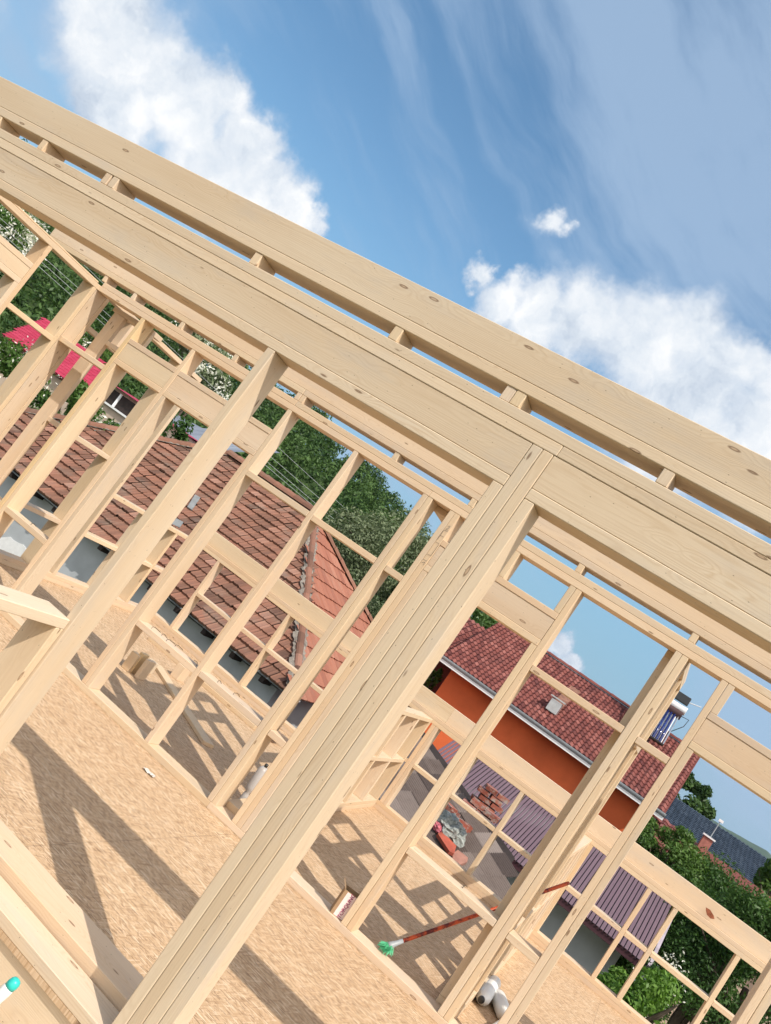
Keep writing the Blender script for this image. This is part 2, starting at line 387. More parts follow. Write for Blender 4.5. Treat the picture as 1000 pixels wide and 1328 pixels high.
def box(name, x0, x1, y0, y1, z0, z1, m, parent=None, bev=.004):
    vs, fs = [], []; boxv(x0, x1, y0, y1, z0, z1, vs, fs)
    o = mesh(name, vs, fs, m, parent)
    if bev:
        bm = bmesh.new(); bm.from_mesh(o.data); bmesh.ops.bevel(bm, geom=list(bm.edges), offset=bev, segments=2, affect='EDGES'); bm.to_mesh(o.data); bm.free()
    return o
def tube(pts, rad, seg=8, cap=True):
    """vertices and faces of a tube through pts with radii"""
    vs, fs = [], []; pts = [Vector(p) for p in pts]; n = len(pts)
    if not isinstance(rad, (list, tuple)): rad = [rad]*n
    pu = None
    for i, p in enumerate(pts):
        d = (pts[min(i+1, n-1)]-pts[max(i-1, 0)]).normalized()
        if pu is None: pu = d.orthogonal().normalized()
        u = (pu - d*pu.dot(d)).normalized(); pu = u; w = d.cross(u)
        for k in range(seg):
            a = 2*math.pi*k/seg; vs.append(tuple(p+(u*math.cos(a)+w*math.sin(a))*rad[i]))
    for i in range(n-1):
        for k in range(seg):
            k2 = (k+1) % seg; fs.append((i*seg+k, i*seg+k2, (i+1)*seg+k2, (i+1)*seg+k))
    if cap: fs.append(tuple(range(seg))[::-1]); fs.append(tuple((n-1)*seg+k for k in range(seg)))
    return vs, fs
def addto(vs, fs, v2, f2):
    n = len(vs); vs += v2; fs += [tuple(n+i for i in f) for f in f2]

# ------------------------------------------------------------------ setting: subfloor, ground
FL = -1.725
def flat(name, x0, x1, y0, y1, z0, z1, m, kind=None, parent=None):
    vs, fs = [], []; boxv(x0, x1, y0, y1, z0, z1, vs, fs); o = mesh(name, vs, fs, m, parent)
    if kind: tag(o, kind=kind)
    return o
flat('floor', -6.12, 2.3, 2.905, 9.42, FL-.022, FL, OSB, 'structure')
M_EARTH = plain('garden_earth', (.10, .105, .05), .95, .4, .8, .02)
GZ = -4.7
bm = bmesh.new(); bmesh.ops.create_grid(bm, x_segments=60, y_segments=60, size=3000)
for v in bm.verts: v.co.z = GZ
me = bpy.data.meshes.new('ground'); bm.to_mesh(me); bm.free(); tag(link('ground', me, M_EARTH), kind='structure')

# ------------------------------------------------------------------ timber frames
T = .045; Y1, Y1B = 2.905, 3.05; Y2, Y2B = 5.48, 5.625; Y3, Y3B = 9.253, 9.398
XL, XLR = -6.10, -5.955                                    # the left outer frame
G_FR = 'timber stud frames of the unfinished house'
# ---- near frame
w1 = empty('timber_framework', (-1.0, Y1, FL), 'nearest tall pine frame with a four-board post and deep header crossing the photo', 'timber frame', G_FR)
beam('bottom_plate', -1.86, 2.3, Y1, Y1B, FL, FL+T, w1, t='pale'); beam('bottom_plate', XLR, -2.32, Y1, Y1B, FL, FL+T, w1)
beam('top_plate', XL, -.9, Y1, Y1B, .812, .857, w1, t='grey'); beam('top_plate', -.9, 2.3, Y1, Y1B, .812, .857, w1, t='grey')
beam('top_plate', XL, 2.3, Y1, Y1B, .8575, .902, w1, t='grey')
beam('header_board', -5.0, -1.0005, Y1+.002, Y1B-.002, .667, .811, w1, t='grey'); beam('header_board', -.9095, 2.25, Y1+.002, Y1B-.002, .667, .811, w1, t='grey')
beam('header_plate', -5.0, -1.0005, Y1, Y1B, .622, .6665, w1, t='grey'); beam('header_plate', -.9095, 2.25, Y1, Y1B, .622, .6665, w1, t='grey')
for x, z1 in ((-1.045, .6215), (-1.0, .811), (-.955, .811), (-.91, .6215)):
    beam('stud', x+.0006, x+T-.0006, Y1, Y1B, FL+T, z1, w1, t='pale' if x == -.91 else 'grey')
beam('stud', -2.195, -2.152, Y1, Y1B, FL+T, .6215, w1, t='grey')
for x in (-5.045, -5.95, 2.255): beam('stud', x, x+T, Y1, Y1B, FL+T, .62 if x < 0 else .811, w1)
# ---- raised beam on the near frame
def raised(Yf, xs0, xs1, zt, gap, bl, label, bh=.15, joint=None):
    r = empty('raised_beam', ((xs0+xs1)/2, Yf, zt), label, 'ceiling beam', 'raised pine beams on short blocks')
    zp = zt+gap
    cuts = [xs0]+([joint] if joint else [])+[xs1]
    for a, c in zip(cuts[:-1], cuts[1:]): beam('beam_plate', a+.001, c-.001, Yf, Yf+.145, zp, zp+T, r, t='grey' if Yf < 4 else None)
    beam('beam_board', xs0, xs1, Yf+.001, Yf+.046, zp+T+.0005, zp+T+bh, r, t='grey' if Yf < 4 else None)
    for x in bl: beam('block', x, x+.044, Yf+RNG.uniform(0, .006), Yf+.144, zt+.0005, zp-.0005, r, ax='z')
    return r
raised(Y1, -6.3, 2.4, .902, .060, (-.562, -1.170, -1.215+.0, -1.758, -2.553, -3.53, -3.585, -4.10, -4.50, -5.3, .05, .65, 1.25),
       'long pine beam with flame grain, topmost of all, against the sky')
# ---- board lying behind the near bottom plate
t = beam('timber_beam', -4.2, .35, 3.062, 3.250, FL+.001, FL+.086); tag(t, 'wide yellowish timber lying on the floor right behind the near bottom plate', 'timber')
# ---- rim below the floor edge
rj = beam('rim_board', -6.1, 2.3, 2.925, 2.97, FL-.26, FL-.023, t=None); tag(rj, 'plain rim board below the chipboard floor edge at bottom left', 'timber')

# ---- middle frame
w2 = empty('timber_framework', (-1.0, Y2, FL), 'middle pine frame with double studs, noggings and three headers', 'timber frame', G_FR)
beam('bottom_plate', XLR, -2.30, Y2, Y2B, FL, FL+T, w2); beam('bottom_plate', -2.299, 2.3, Y2, Y2B, FL, FL+T, w2)
beam('top_plate', XLR-.02, -2.29, Y2, Y2B, .842, .8865, w2); beam('top_plate', -2.289, 2.3, Y2, Y2B, .842, .8865, w2)
beam('top_plate', XL+.16, -3.62, Y2, Y2B, .887, .932, w2); beam('top_plate', -3.619, 2.3, Y2, Y2B, .887, .932, w2)
TB = .8415; HB, H1, H2, HT = .395, .440, .597, .642
def st2(x, z0=FL+T, z1=TB, t=None, n='stud', w=.0425): beam(n, x+.0006, x+w, Y2+RNG.uniform(0, .0015), Y2B-.001, z0, z1, w2, t=t)
def hd2(x0, x1):
    beam('header_plate', x0, x1, Y2, Y2B, H2+.0005, HT, w2); beam('header_plate', x0, x1, Y2, Y2B, HB, H1-.0005, w2)
    beam('header_board', x0, x1, Y2+.004, Y2+.045, H1, H2, w2)
def ng2(x0, x1, zt, t=None): beam('nogging', x0+.001, x1-.001, Y2+RNG.uniform(0, .004), Y2B-.002, zt-T, zt, w2, t=t)
st2(-6.0); st2(-5.36, t='yellow', w=.045); st2(-4.732, w=.042)
hd2(-5.314, -4.733); hd2(-4.689, -3.648)
st2(-5.313, z1=HB-.001, n='jack_stud'); st2(-4.777, z1=HB-.001, n='jack_stud') if False else None
st2(-4.689, z1=HB-.001, n='jack_stud'); st2(-3.690, z1=HB-.001, n='jack_stud'); st2(-3.647)
st2(-2.978); st2(-2.335); st2(-2.2915); st2(-2.100); st2(-2.0575)
hd2(-2.014, -1.091); st2(-2.0145, z1=HB-.001, n='jack_stud'); st2(-1.562, z0=HT, n='cripple_stud'); st2(-1.134, z0=HT, n='cripple_stud'); st2(-1.134, z1=HB-.001, n='jack_stud'); st2(-1.0905)
st2(-.388); st2(-.3445); st2(-.0885); hd2(-.045, .920); st2(-.045, z0=HT, n='cripple_stud'); st2(-.045, z1=HB-.001, n='jack_stud')
st2(.876, z1=HB-.001, n='jack_stud'); st2(.92); st2(.45, z0=HT, n='cripple_stud'); st2(1.52); st2(2.12)
for a, c, z in ((-5.957, -5.361, .335), (-3.604, -2.978, .290), (-2.935, -2.336, .286), (-2.247, -2.1, .286), (-1.047, -.389, .286), (-.301, -.0895, .286), (.963, 1.52, .286),
                (-5.314, -4.733, -1.065), (-5.957, -5.361, -1.065), (-3.604, -2.978, -1.075), (-2.935, -2.336, -1.065), (-2.247, -2.1, -1.065),
                (-1.047, -.389, -1.065), (-.301, -.0895, -1.07), (.963, 1.52, -1.07)): ng2(a, c, z)
raised(Y2, -6.84, 2.4, .932, .060, (-5.99, -5.60, -4.99, -4.355, -3.664, -3.618, -2.70, -2.02, -1.165, -.365, .25, .85, 1.45),
       'second raised beam, with square-cut left end, above the middle frame', joint=-3.62)

# ---- rear low frame
w3 = empty('timber_framework', (-1.0, Y3, FL), 'low rear pine frame with a wide sill board in front of the neighbouring roofs', 'timber frame', G_FR)
beam('bottom_plate', XL, 3.6, Y3, Y3B, FL, FL+T, w3); beam('bottom_plate', XL, 3.6, Y3, Y3B, FL+T+.0005, FL+.09, w3)
beam('sill_plate', XL, 3.6, Y3, Y3B, -.655, -.611, w3); beam('sill_plate', XL, 3.6, Y3, Y3B, -.6105, -.566, w3)
beam('sill_board', XL, -2.2, Y3+.045, Y3+.09, -.5655, -.385, w3); beam('sill_board', -2.199, 3.6, Y3+.045, Y3+.09, -.5655, -.385, w3)
cx3 = [-5.67, -5.05, -4.46, -3.82, -3.35, -2.30, -2.255, -1.755, -1.155, -.385, -.340, .305, .58, 1.205, 1.8, 2.4, 3.0]
for x in cx3: beam('cripple_stud', x, x+.044, Y3+.001, Y3B-.001, FL+.0905, -.6555, w3)
for a, c in zip(cx3[:-1], cx3[1:]):
    if c-a > .1: beam('nogging', a+.045, c-.001, Y3+.002, Y3B-.002, -1.15, -1.106, w3)

# ---- left outer frame (runs away from the camera)
w4 = empty('timber_framework', (XL, 6.2, FL), 'left outer pine frame seen obliquely, with its own header and window sill', 'timber frame', G_FR)
def p4(n, y0, y1, z0, z1, x0=XL, x1=XLR, t=None): beam(n, x0, x1, y0, y1, z0, z1, w4, t=t)
p4('bottom_plate', Y1B+.002, Y2-.002, FL, FL+T); p4('bottom_plate', Y2+.002, Y3-.002, FL, FL+T); p4('bottom_plate', Y2B, Y3-.002, FL+T+.0005, FL+.09)
p4('top_plate', Y1B+.002, Y2B+.05, .842, .8865); p4('top_plate', Y1B+.1, Y2-.035, .887, .902+.0)
p4('top_plate', Y2B+.052, 7.32, .855, .900)
p4('header_plate', 3.3, 4.828, .60, .645); p4('header_plate', 3.3, 4.828, .445, .4895); p4('header_board', 3.3, 4.828, .490, .5995, x1=XLR-.003)
p4('stud', 4.83, 4.874, FL+T, .8415); p4('jack_stud', 4.785, 4.829, FL+T, .4445); p4('stud', 5.43, 5.474, FL+T, .8415); p4('stud', 4.2, 4.244, .6455, .8415)
p4('stud', 3.25, 3.294, FL+T, .8415); p4('nogging', 4.875, 5.429, .245, .288); p4('nogging', 4.875, 5.429, -1.11, -1.066)
p4('stud', Y2B+.001, Y2B+.045, FL+.09, .8545); p4('stud', 6.06, 6.105, .561, .8545, t=None); p4('stud', 6.24, 6.284, FL+.09, .8545); p4('stud', 6.9, 6.945, FL+.09, .8545); p4('stud', 7.275, 7.32, FL+.09, .8545)
p4('header_plate', Y2B+.046, 6.239, .515, .560); p4('header_plate', 6.285, 6.899, .515, .560); p4('nogging', 6.285, 6.899, -.355, -.31); p4('nogging', 6.285, 6.899, -1.15, -1.106)
p4('sill_plate', 7.321, Y3-.002, -.655, -.611); p4('cripple_stud', 8.0, 8.045, FL+.0905, -.6555); p4('cripple_stud', 8.62, 8.664, FL+.0905, -.6555)
for a, c in ((7.321, 7.999), (8.046, 8.619), (8.665, 9.25)): p4('nogging', a, c, -1.15, -1.106)
# ---- inner partitions between the middle and the rear frame
def partition(x0, x1, ys, yl, lab, rz=0.0, pale=None):
    r = empty('timber_framework', ((x0+x1)/2, Y2B, FL), lab, 'timber frame', G_FR, rz=0.0)
    k = math.tan(rz)
    r['_local'] = 1
    def pb(n, xa, xb, ya, yb, za, zb, **kw):
        o = beam(n, xa-(x0+x1)/2, xb-(x0+x1)/2, ya-Y2B, yb-Y2B, za-FL, zb-FL, r, **kw); return o
    r.rotation_euler = (0, 0, rz)
    ye = ys[-1]+T
    pb('bottom_plate', x0, x1, Y2B+.003, yl, FL, FL+T); pb('bottom_plate', x0, x1, Y2B+.003, yl, FL+T+.0005, FL+.09)
    pb('top_plate', x0, x1, Y2B+.003, ye, .798, .842); pb('top_plate', x0, x1, Y2B+.003, ye, .8425, .887)
    for y in ys: pb('stud', x0, x1, y, y+.044, FL+.0905, .7975)
    for a, c in zip(ys[:-1], ys[1:]):
        pb('nogging', x0, x1, a+.0445, c-.0005, -1.12, -1.076); pb('nogging', x0, x1, a+.0445, c-.0005, .242, .286)
    low = [y for y in (ye+.55, ye+1.15, ye+1.75) if y < yl-.15] + [yl-.046]
    pb('sill_plate', x0, x1, ye+.001, yl, -.66, -.616)
    prev = ye
    for y in low:
        pb('cripple_stud', x0, x1, y, y+.044, FL+.0905, -.6605)
        pb('nogging', x0, x1, prev+.001, y-.001, -1.17, -1.126); prev = y+.045
    del r['_local']
    return r
partition(-2.2655, -2.1205, [6.0, 6.42, 6.84], 9.25, 'inner partition of pale studs ending at the low rear frame, just right of the post', rz=R_(3.1))
partition(-.4405, -.2955, [5.63, 6.20, 6.78], 9.25, 'inner partition seen end-on behind the double stud, right of the leaning broom', rz=R_(.6))
# ---- flat studs behind the far left bay
w6 = empty('timber_framework', (-5.9, 5.9, FL), 'short stub of wide studs behind the far left bay of the middle frame', 'timber frame', G_FR)
for x0, x1 in ((-5.86, -5.72), (-5.50, -5.365)): beam('stud', x0, x1, 5.70, 5.745, FL+.001, .79, w6)
beam('top_plate', -5.90, -5.365, 5.70, 5.845, .7905, .835, w6); beam('header_plate', -5.719, -5.501, 5.70, 5.845, .50, .544, w6); beam('header_plate', -5.719, -5.501, 5.70, 5.845, -.33, -.286, w6)
# ---- low rail coming towards the camera
w7 = empty('timber_rail', (-2.24, Y1, FL), 'low pine rail with a sunlit flat top, running from the near stud towards the camera', 'timber rail')
beam('rail_board', -2.31, -2.165, .6, Y1-.0015, -.790, -.745, w7, ax='y', t='pale'); beam('stud', -2.31, -2.165, Y1-.046, Y1-.0015, FL+.001, -.7905, w7)
beam('stud', -2.31, -2.165, .62, .665, FL+.001, -.7905, w7)
flat('balcony_floor', -4.4, -2.0, .5, 2.903, FL-.022, FL, OSB, 'structure')

# ------------------------------------------------------------------ roofs
def P_flat(k): return 0.0
def P_s(k): return .030*math.sin(math.pi*min(1, k/.62)) if k < .62 else -.012*math.sin(math.pi*(k-.62)/.38)
def P_s2(k): return .75*P_s(k)
def P_corr(k): return .012*math.sin(2*math.pi*k*8)
def P_rib(k): return .016 if (k < .10 or k > .90) else (.010 if .30 < k < .36 or .60 < k < .66 else 0.0)
def P_wave(k): return .013*math.sin(2*math.pi*k)
def P_seam(k): return .022 if k < .12 else 0.0
def P_groove(k): return -.030 if (k < .13) else (0.0 if k < .88 else -.002)
def P_steel(k): return .020*math.sin(math.pi*k)
def tiles(name, O, U, V, nu, nv, tw, th, prof, m, parent, inside=None, thick=.022, S=6, jit=.006, tj=1.0, skip=0.0, wob=0.0):
    """a roof slope laid with real overlapping tiles: O lower corner, U along the eave, V up the slope"""
    O, U, V = Vector(O), Vector(U).normalized(), Vector(V).normalized(); N = U.cross(V).normalized()
    if N.z < 0: N = -N
    vs, fs, tn = [], [], []; rg = random.Random(hash(name) % 1000 + nu*7 + nv)
    rg = random.Random(nu*31+nv)
    for r in range(nv):
        for c in range(nu):
            uc, vc = (c+.5)*tw, (r+.5)*th
            if inside and not inside(uc, vc): continue
            if skip and rg.random() < skip: continue
            tt = min(1, max(0, .5+rg.gauss(0, .22)*tj)); du = rg.uniform(-jit, jit); dv = rg.uniform(-jit, jit)*1.5; lift = rg.uniform(0, jit)*1.2; w = wob*math.sin(c*.7+r*1.3)
            n = len(vs)
            for i in range(S+1):
                k = i/S; h = prof(k)
                for (q, hh) in ((0, h+thick+lift+w), (1, h+.002+w)):
                    p = O+U*((c+k)*tw+du)+V*((r+q*1.06)*th+dv)+N*hh; vs.append(p)
                vs.append(O+U*((c+k)*tw+du)+V*(r*th+dv)+N*(h+w-.004))
            for i in range(S):
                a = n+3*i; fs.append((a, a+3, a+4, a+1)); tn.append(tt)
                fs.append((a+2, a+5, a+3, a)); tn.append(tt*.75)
    return mesh(name, vs, fs, m, parent, tn)
def caps(name, pts, m, parent, r=.10, L=.34, rg=random.Random(3)):
    """half-round ridge caps along a line"""
    vs, fs, tn = [], [], []
    for p, q in zip(pts[:-1], pts[1:]):
        p, q = Vector(p), Vector(q); n = max(1, int((q-p).length/L)); d = (q-p)/n; dn_ = d.normalized(); s = dn_.cross(Vector((0, 0, 1))).normalized(); u = s.cross(dn_)
        for i in range(n):
            a = p+d*i; t = min(1, max(0, rg.gauss(.5, .2))); b0 = len(vs); off = rg.uniform(-.012, .012)
            for (e, rr) in ((a-d*.06, r*1.08), (a+d*1.02, r*.92)):
                for k in range(7):
                    an = math.pi*k/6; vs.append(e+s*(math.cos(an)*rr+off)+u*(math.sin(an)*rr*.9-.02))
            for k in range(6): fs.append((b0+k, b0+k+1, b0+8+k, b0+7+k)); tn.append(t)
            fs.append(tuple(b0+k for k in range(7))); tn.append(t*.6)
    return mesh(name, vs, fs, m, parent, tn)
def mortar_line(name, pts, parent, w=.13, h=.06, rg=random.Random(5)):
    vs, fs = [], []
    for p, q in zip(pts[:-1], pts[1:]):
        p, q = Vector(p), Vector(q); n = max(2, int((q-p).length/.07)); d = (q-p).normalized(); s = d.cross(Vector((0, 0, 1))).normalized(); u = s.cross(d); b0 = len(vs)
        for i in range(n+1):
            c = p.lerp(q, i/n)
            for k in range(5):
                x = (k/4-.5)*2; ww = w*(1+rg.uniform(-.25, .25)); vs.append(c+s*x*ww+u*(h*(1-x*x)*(1+rg.uniform(-.3, .3))+.012+rg.uniform(-.008, .008)))
        for i in range(n):
            for k in range(4): a = b0+i*5+k; fs.append((a, a+1, a+6, a+5))
    return mesh(name, vs, fs, M_MORTAR, parent)

# -- brown hipped roof on the left
h1 = empty('house', (-10, 16.5, GZ), 'old house with a long weathered brown clay roof, grey rendered wall under its eave', 'house')
XA, XB, XC, XD = -17.9, -13.2, -10.1, -5.75; YE, YR, ZE, ZR = 14.0, 18.9, -2.07, 1.0
sl_ = math.hypot(YR-YE, ZR-ZE)
def in1(u, v):
    f = v/sl_; return XA+(XB-XA)*f-.1 < XA-.3+u < XD+(XC-XD)*f+.12
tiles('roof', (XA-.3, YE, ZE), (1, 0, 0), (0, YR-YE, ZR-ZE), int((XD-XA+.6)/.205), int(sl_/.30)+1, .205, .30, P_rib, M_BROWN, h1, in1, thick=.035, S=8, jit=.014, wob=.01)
sl2 = math.hypot(XD-XC, ZR-ZE); YR2 = YR; YBk = 23.8
def in2(u, v):
    f = v/sl2; return (YR-YE)*f-.1 < u < (YBk-YE)-(YBk-YR)*f+.1
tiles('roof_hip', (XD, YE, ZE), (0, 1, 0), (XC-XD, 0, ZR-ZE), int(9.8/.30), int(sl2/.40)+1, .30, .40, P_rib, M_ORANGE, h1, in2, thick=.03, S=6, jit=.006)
vs = [(XA, YE+.2, ZE-.03), (XD-.1, YE+.2, ZE-.03), (XC, YR, ZR-.08), (XB, YR, ZR-.08), (XD-.1, YBk, ZE-.03), (XA, YBk, ZE-.03)]
mesh('roof_deck', vs, [(0, 1, 2, 3), (1, 4, 2), (4, 5, 3, 2), (5, 0, 3), (0, 5, 4, 1)], M_DARK, h1)
mortar_line('mortar', [(XC, YR, ZR), (XD, YE, ZE+.02)], h1, w=.15, h=.05)
mortar_line('mortar', [(XB, YR, ZR), (XA, YE, ZE)], h1, w=.14, h=.05)
caps('ridge_cap', [(XB, YR, ZR+.05), (XC, YR, ZR+.05)], M_BROWN, h1, r=.15)
caps('ridge_cap', [(XC, YR, ZR+.05), (XD, YE, ZE+.07)], M_BROWN, h1, r=.085, L=.36)
caps('ridge_cap', [(XC, YR, ZR+.05), (XD, YBk, ZE+.05)], M_BROWN, h1, r=.11)
caps('ridge_cap', [(XB, YR, ZR+.05), (XA, YE, ZE+.05)], M_BROWN, h1, r=.12)
box('wall', XA+.5, XD-.5, YE+.42, YBk-.4, GZ, ZE-.12, M_GREYWALL, h1, bev=0)
rg = random.Random(11)
nr = 15
for i in range(nr):
    x = XA+.9+i*(XD-XA-1.6)/(nr-1); box('rafter_tail', x-.05, x+.05, YE+.06, YE+.44, ZE-.16, ZE-.05, M_DARK, h1, bev=.006)
box('fascia', XA, XD, YE+.10, YE+.42, ZE-.05, ZE-.03, M_GREYWALL, h1, bev=0)
# white patch where the render has come away
def patch(px, Yw, m, parent, name='bare_patch', d=.012):
    ps = [at(x, y, Yw-d) for x, y in px]; n = len(ps)
    vs = [tuple(p) for p in ps]+[(p.x, Yw+.001, p.z) for p in ps]
    fs = [tuple(range(n))]+[(i, (i+1) % n, n+(i+1) % n, n+i) for i in range(n)]
    return mesh(name, vs, fs, m, parent)
patch([(-30,700),(13,696),(17,700),(24,704),(30,706),(37,716),(34,722),(30,728),(20,724),(10,722),(4,715),(-30,716)], YE+.42, M_PATCH, h1)
box('skylight', -11.3, -10.9, YE+1.0, YE+1.6, ZE+.72, ZE+1.02, M_GUTTER, h1) if False else None
# grey repair sheets on the brown slope
def on_slope(px, py, dz=.06):
    v = ray(px, py); n = Vector((0, -(ZR-ZE), YR-YE)).normalized(); O = Vector((0, YE, ZE))+n*dz; return v*(O.dot(n)/v.dot(n))
def slab(px, m, parent, name, dz=.06, th=.03):
    ps = [on_slope(x, y, dz) for x, y in px]; n = len(ps); dd = Vector((0, -(ZR-ZE), YR-YE)).normalized()*-th
    vs = [tuple(p) for p in ps]+[tuple(p+dd) for p in ps]
    return mesh(name, vs, [tuple(range(n)), tuple(range(2*n-1, n-1, -1))]+[(i, n+i, n+(i+1) % n, (i+1) % n) for i in range(n)], m, parent)
M_ZINC = plain('dull_zinc', (.27, .28, .28), .6, .15, 5, 0, .2)
slab([(253,641),(260,645),(249,661),(243,657)], M_ZINC, h1, 'zinc_patch'); slab([(229,672),(238,677),(233,684),(222,679)], M_ZINC, h1, 'zinc_patch')

# -- orange house on the right
h2 = empty('house', (-3, 24, GZ), 'orange rendered house with red clay tile roof, white gutter and a vent on the roof', 'house')
XL2, XR2, YE2, ZE2 = -5.72, .18, 20.0, .02; YR2, ZR2 = 22.85, 1.66
s2 = math.hypot(YR2-YE2, ZR2-ZE2)
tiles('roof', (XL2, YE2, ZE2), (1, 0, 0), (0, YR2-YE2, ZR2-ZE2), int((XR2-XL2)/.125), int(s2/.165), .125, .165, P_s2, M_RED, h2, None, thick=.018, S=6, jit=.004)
mesh('roof_deck', [(XL2, YE2, ZE2-.03), (XR2, YE2, ZE2-.03), (XR2, YR2, ZR2-.03), (XL2, YR2, ZR2-.03), (XR2, 26.2, ZE2-.03), (XL2, 26.2, ZE2-.03)],
     [(0, 1, 2, 3), (3, 2, 4, 5), (0, 5, 4, 1)], M_RED, h2, [.3, .3, .3])
caps('ridge_cap', [(XL2, YR2, ZR2), (XR2, YR2, ZR2)], M_RED, h2, r=.075, L=.3)
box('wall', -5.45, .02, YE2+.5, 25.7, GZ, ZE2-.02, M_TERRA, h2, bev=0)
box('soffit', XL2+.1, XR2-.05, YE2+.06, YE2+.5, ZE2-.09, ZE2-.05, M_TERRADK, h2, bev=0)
v_, f_ = [], []
for i in range(9):
    a = math.pi*i/8
gp = [(-math.cos(math.pi*i/8)*.085, -math.sin(math.pi*i/8)*.085) for i in range(9)]
vs = []; fs = []
for x in (XL2-.03, XR2+.03):
    for (a, z) in gp: vs.append((x, YE2-.05+a, ZE2-.005+z))
    for (a, z) in gp[::-1]: vs.append((x, YE2-.05+a*.88, ZE2+z*.88))
n = 18
fs = [(i, (i+1) % n, n+(i+1) % n, n+i) for i in range(n)]+[tuple(range(n)), tuple(range(2*n-1, n-1, -1))]
mesh('gutter', vs, fs, M_GUTTER, h2)
box('fascia', XL2, XR2+.02, YE2-.085, YE2-.070, ZE2-.155, ZE2-.085, M_WHITE, h2, bev=0)
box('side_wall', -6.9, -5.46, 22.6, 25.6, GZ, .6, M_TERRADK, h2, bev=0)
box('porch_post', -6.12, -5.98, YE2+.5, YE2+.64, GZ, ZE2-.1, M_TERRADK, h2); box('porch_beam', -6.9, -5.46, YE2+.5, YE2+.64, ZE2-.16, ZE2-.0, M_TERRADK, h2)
tiles('porch_roof', (-7.6, YE2+1.2, ZE2+.15), (1, 0, 0), (0, 2.6, 1.2), 11, 13, .165, .205, P_s, M_RED, h2, None, thick=.018)
# vent, repair strip
M_STEEL = plain('bright_steel', (.62, .64, .66), .3, .1, 8, 0, .8, .5)
M_RUST = plain('rusty_sheet', (.24, .12, .085), .8, .3, 12, .003)
nn2 = Vector((0, -(ZR2-ZE2), YR2-YE2)).normalized(); vv2 = Vector((0, YR2-YE2, ZR2-ZE2)).normalized()
def roof2(px, py, dz):
    v = ray(px, py); O = Vector((0, YE2, ZE2))+nn2*dz; return v*(O.dot(nn2)/v.dot(nn2))
pa = roof2(716, 921, .05)
for k in range(4):
    q = pa+vv2*(.22+k*.32)+nn2*.03; vs, fs = [], []
    c8 = [q+Vector((dx, 0, 0))+vv2*dv+nn2*dn for dn in (0, .03) for dx, dv in ((-.13, 0), (.13, 0), (.13, .31), (-.13, .31))]
    mesh('repair_sheet', [tuple(c) for c in c8], [(0,3,2,1),(4,5,6,7),(0,1,5,4),(1,2,6,5),(2,3,7,6),(3,0,4,7)], M_RUST, h2)
vt = box('roof_vent', pa.x-.14, pa.x+.14, pa.y-.10, pa.y+.12, pa.z-.05, pa.z+.24, M_STEEL, h2, bev=.01)
box('vent_cap', pa.x-.19, pa.x+.19, pa.y-.15, pa.y+.17, pa.z+.27, pa.z+.30, M_STEEL, h2, bev=.006)

# -- solar water heater standing on that roof
sw = empty('solar_water_heater', tuple(at(858, 952, 21.6)), 'solar water heater with blue glass tubes and a horizontal tank on the red roof', 'solar heater')
M_TUBE = plain('blue_glass_tube', (.02, .035, .16), .12, .2, 10, 0, .0, .8)
p0 = at(850, 960, 21.4); p1 = at(871, 924, 22.3)
dv = (p1-p0)
for k in range(9):
    off = Vector((.085*(k-7.0), 0, 0)); v2, f2 = tube([p0+off, p1+off], .030, 8); mesh('glass_tube', v2, f2, M_TUBE, sw, smooth=True)
    v2, f2 = tube([p0+off+Vector((.043, .02, -.02)), p1+off+Vector((.043, .02, -.02))], .011, 6); mesh('tube_reflector', v2, f2, M_WHITE, sw)
v2, f2 = tube([p0+Vector((.18, 0, 0)), p1+Vector((.18, 0, 0))], .018, 6); mesh('side_rail', v2, f2, M_STEEL, sw)
v2, f2 = tube([p0+Vector((-.66, 0, 0)), p0+Vector((.20, 0, 0))], .035, 8); mesh('foot_rail', v2, f2, M_DARK, sw)
tk = p1+dv.normalized()*.12
v2, f2 = tube([tk+Vector((-.8, 0, 0)), tk+Vector((.24, 0, 0))], .13, 20); mesh('tank', v2, f2, plain('dark_brown_enamel', (.09, .05, .05), .4), sw)
v2, f2 = tube([tk+Vector((-.8, -.02, .12)), tk+Vector((.27, -.02, .12))], .10, 20); mesh('tank_cover', v2, f2, M_WHITE, sw)
box('header_box', tk.x-.12, tk.x+.22, tk.y-.1, tk.y+.1, tk.z+.26, tk.z+.46, M_NAVYB if False else plain('dark_plastic', (.05, .055, .06), .5), sw, bev=.01)
for q in (Vector((.22, 0, .36)),):
    v2, f2 = tube([tk+q, tk+q+Vector((.28, -.02, .06))], .012, 6); mesh('valve', v2, f2, M_WHITE, sw)
v2, f2 = tube([tk+Vector((.24, 0, -.02)), tk+Vector((.42, 0, .0)), tk+Vector((.40, 0, -.2)), tk+Vector((.12, 0, -.62))], .009, 6); mesh('hose', v2, f2, M_DARK, sw)

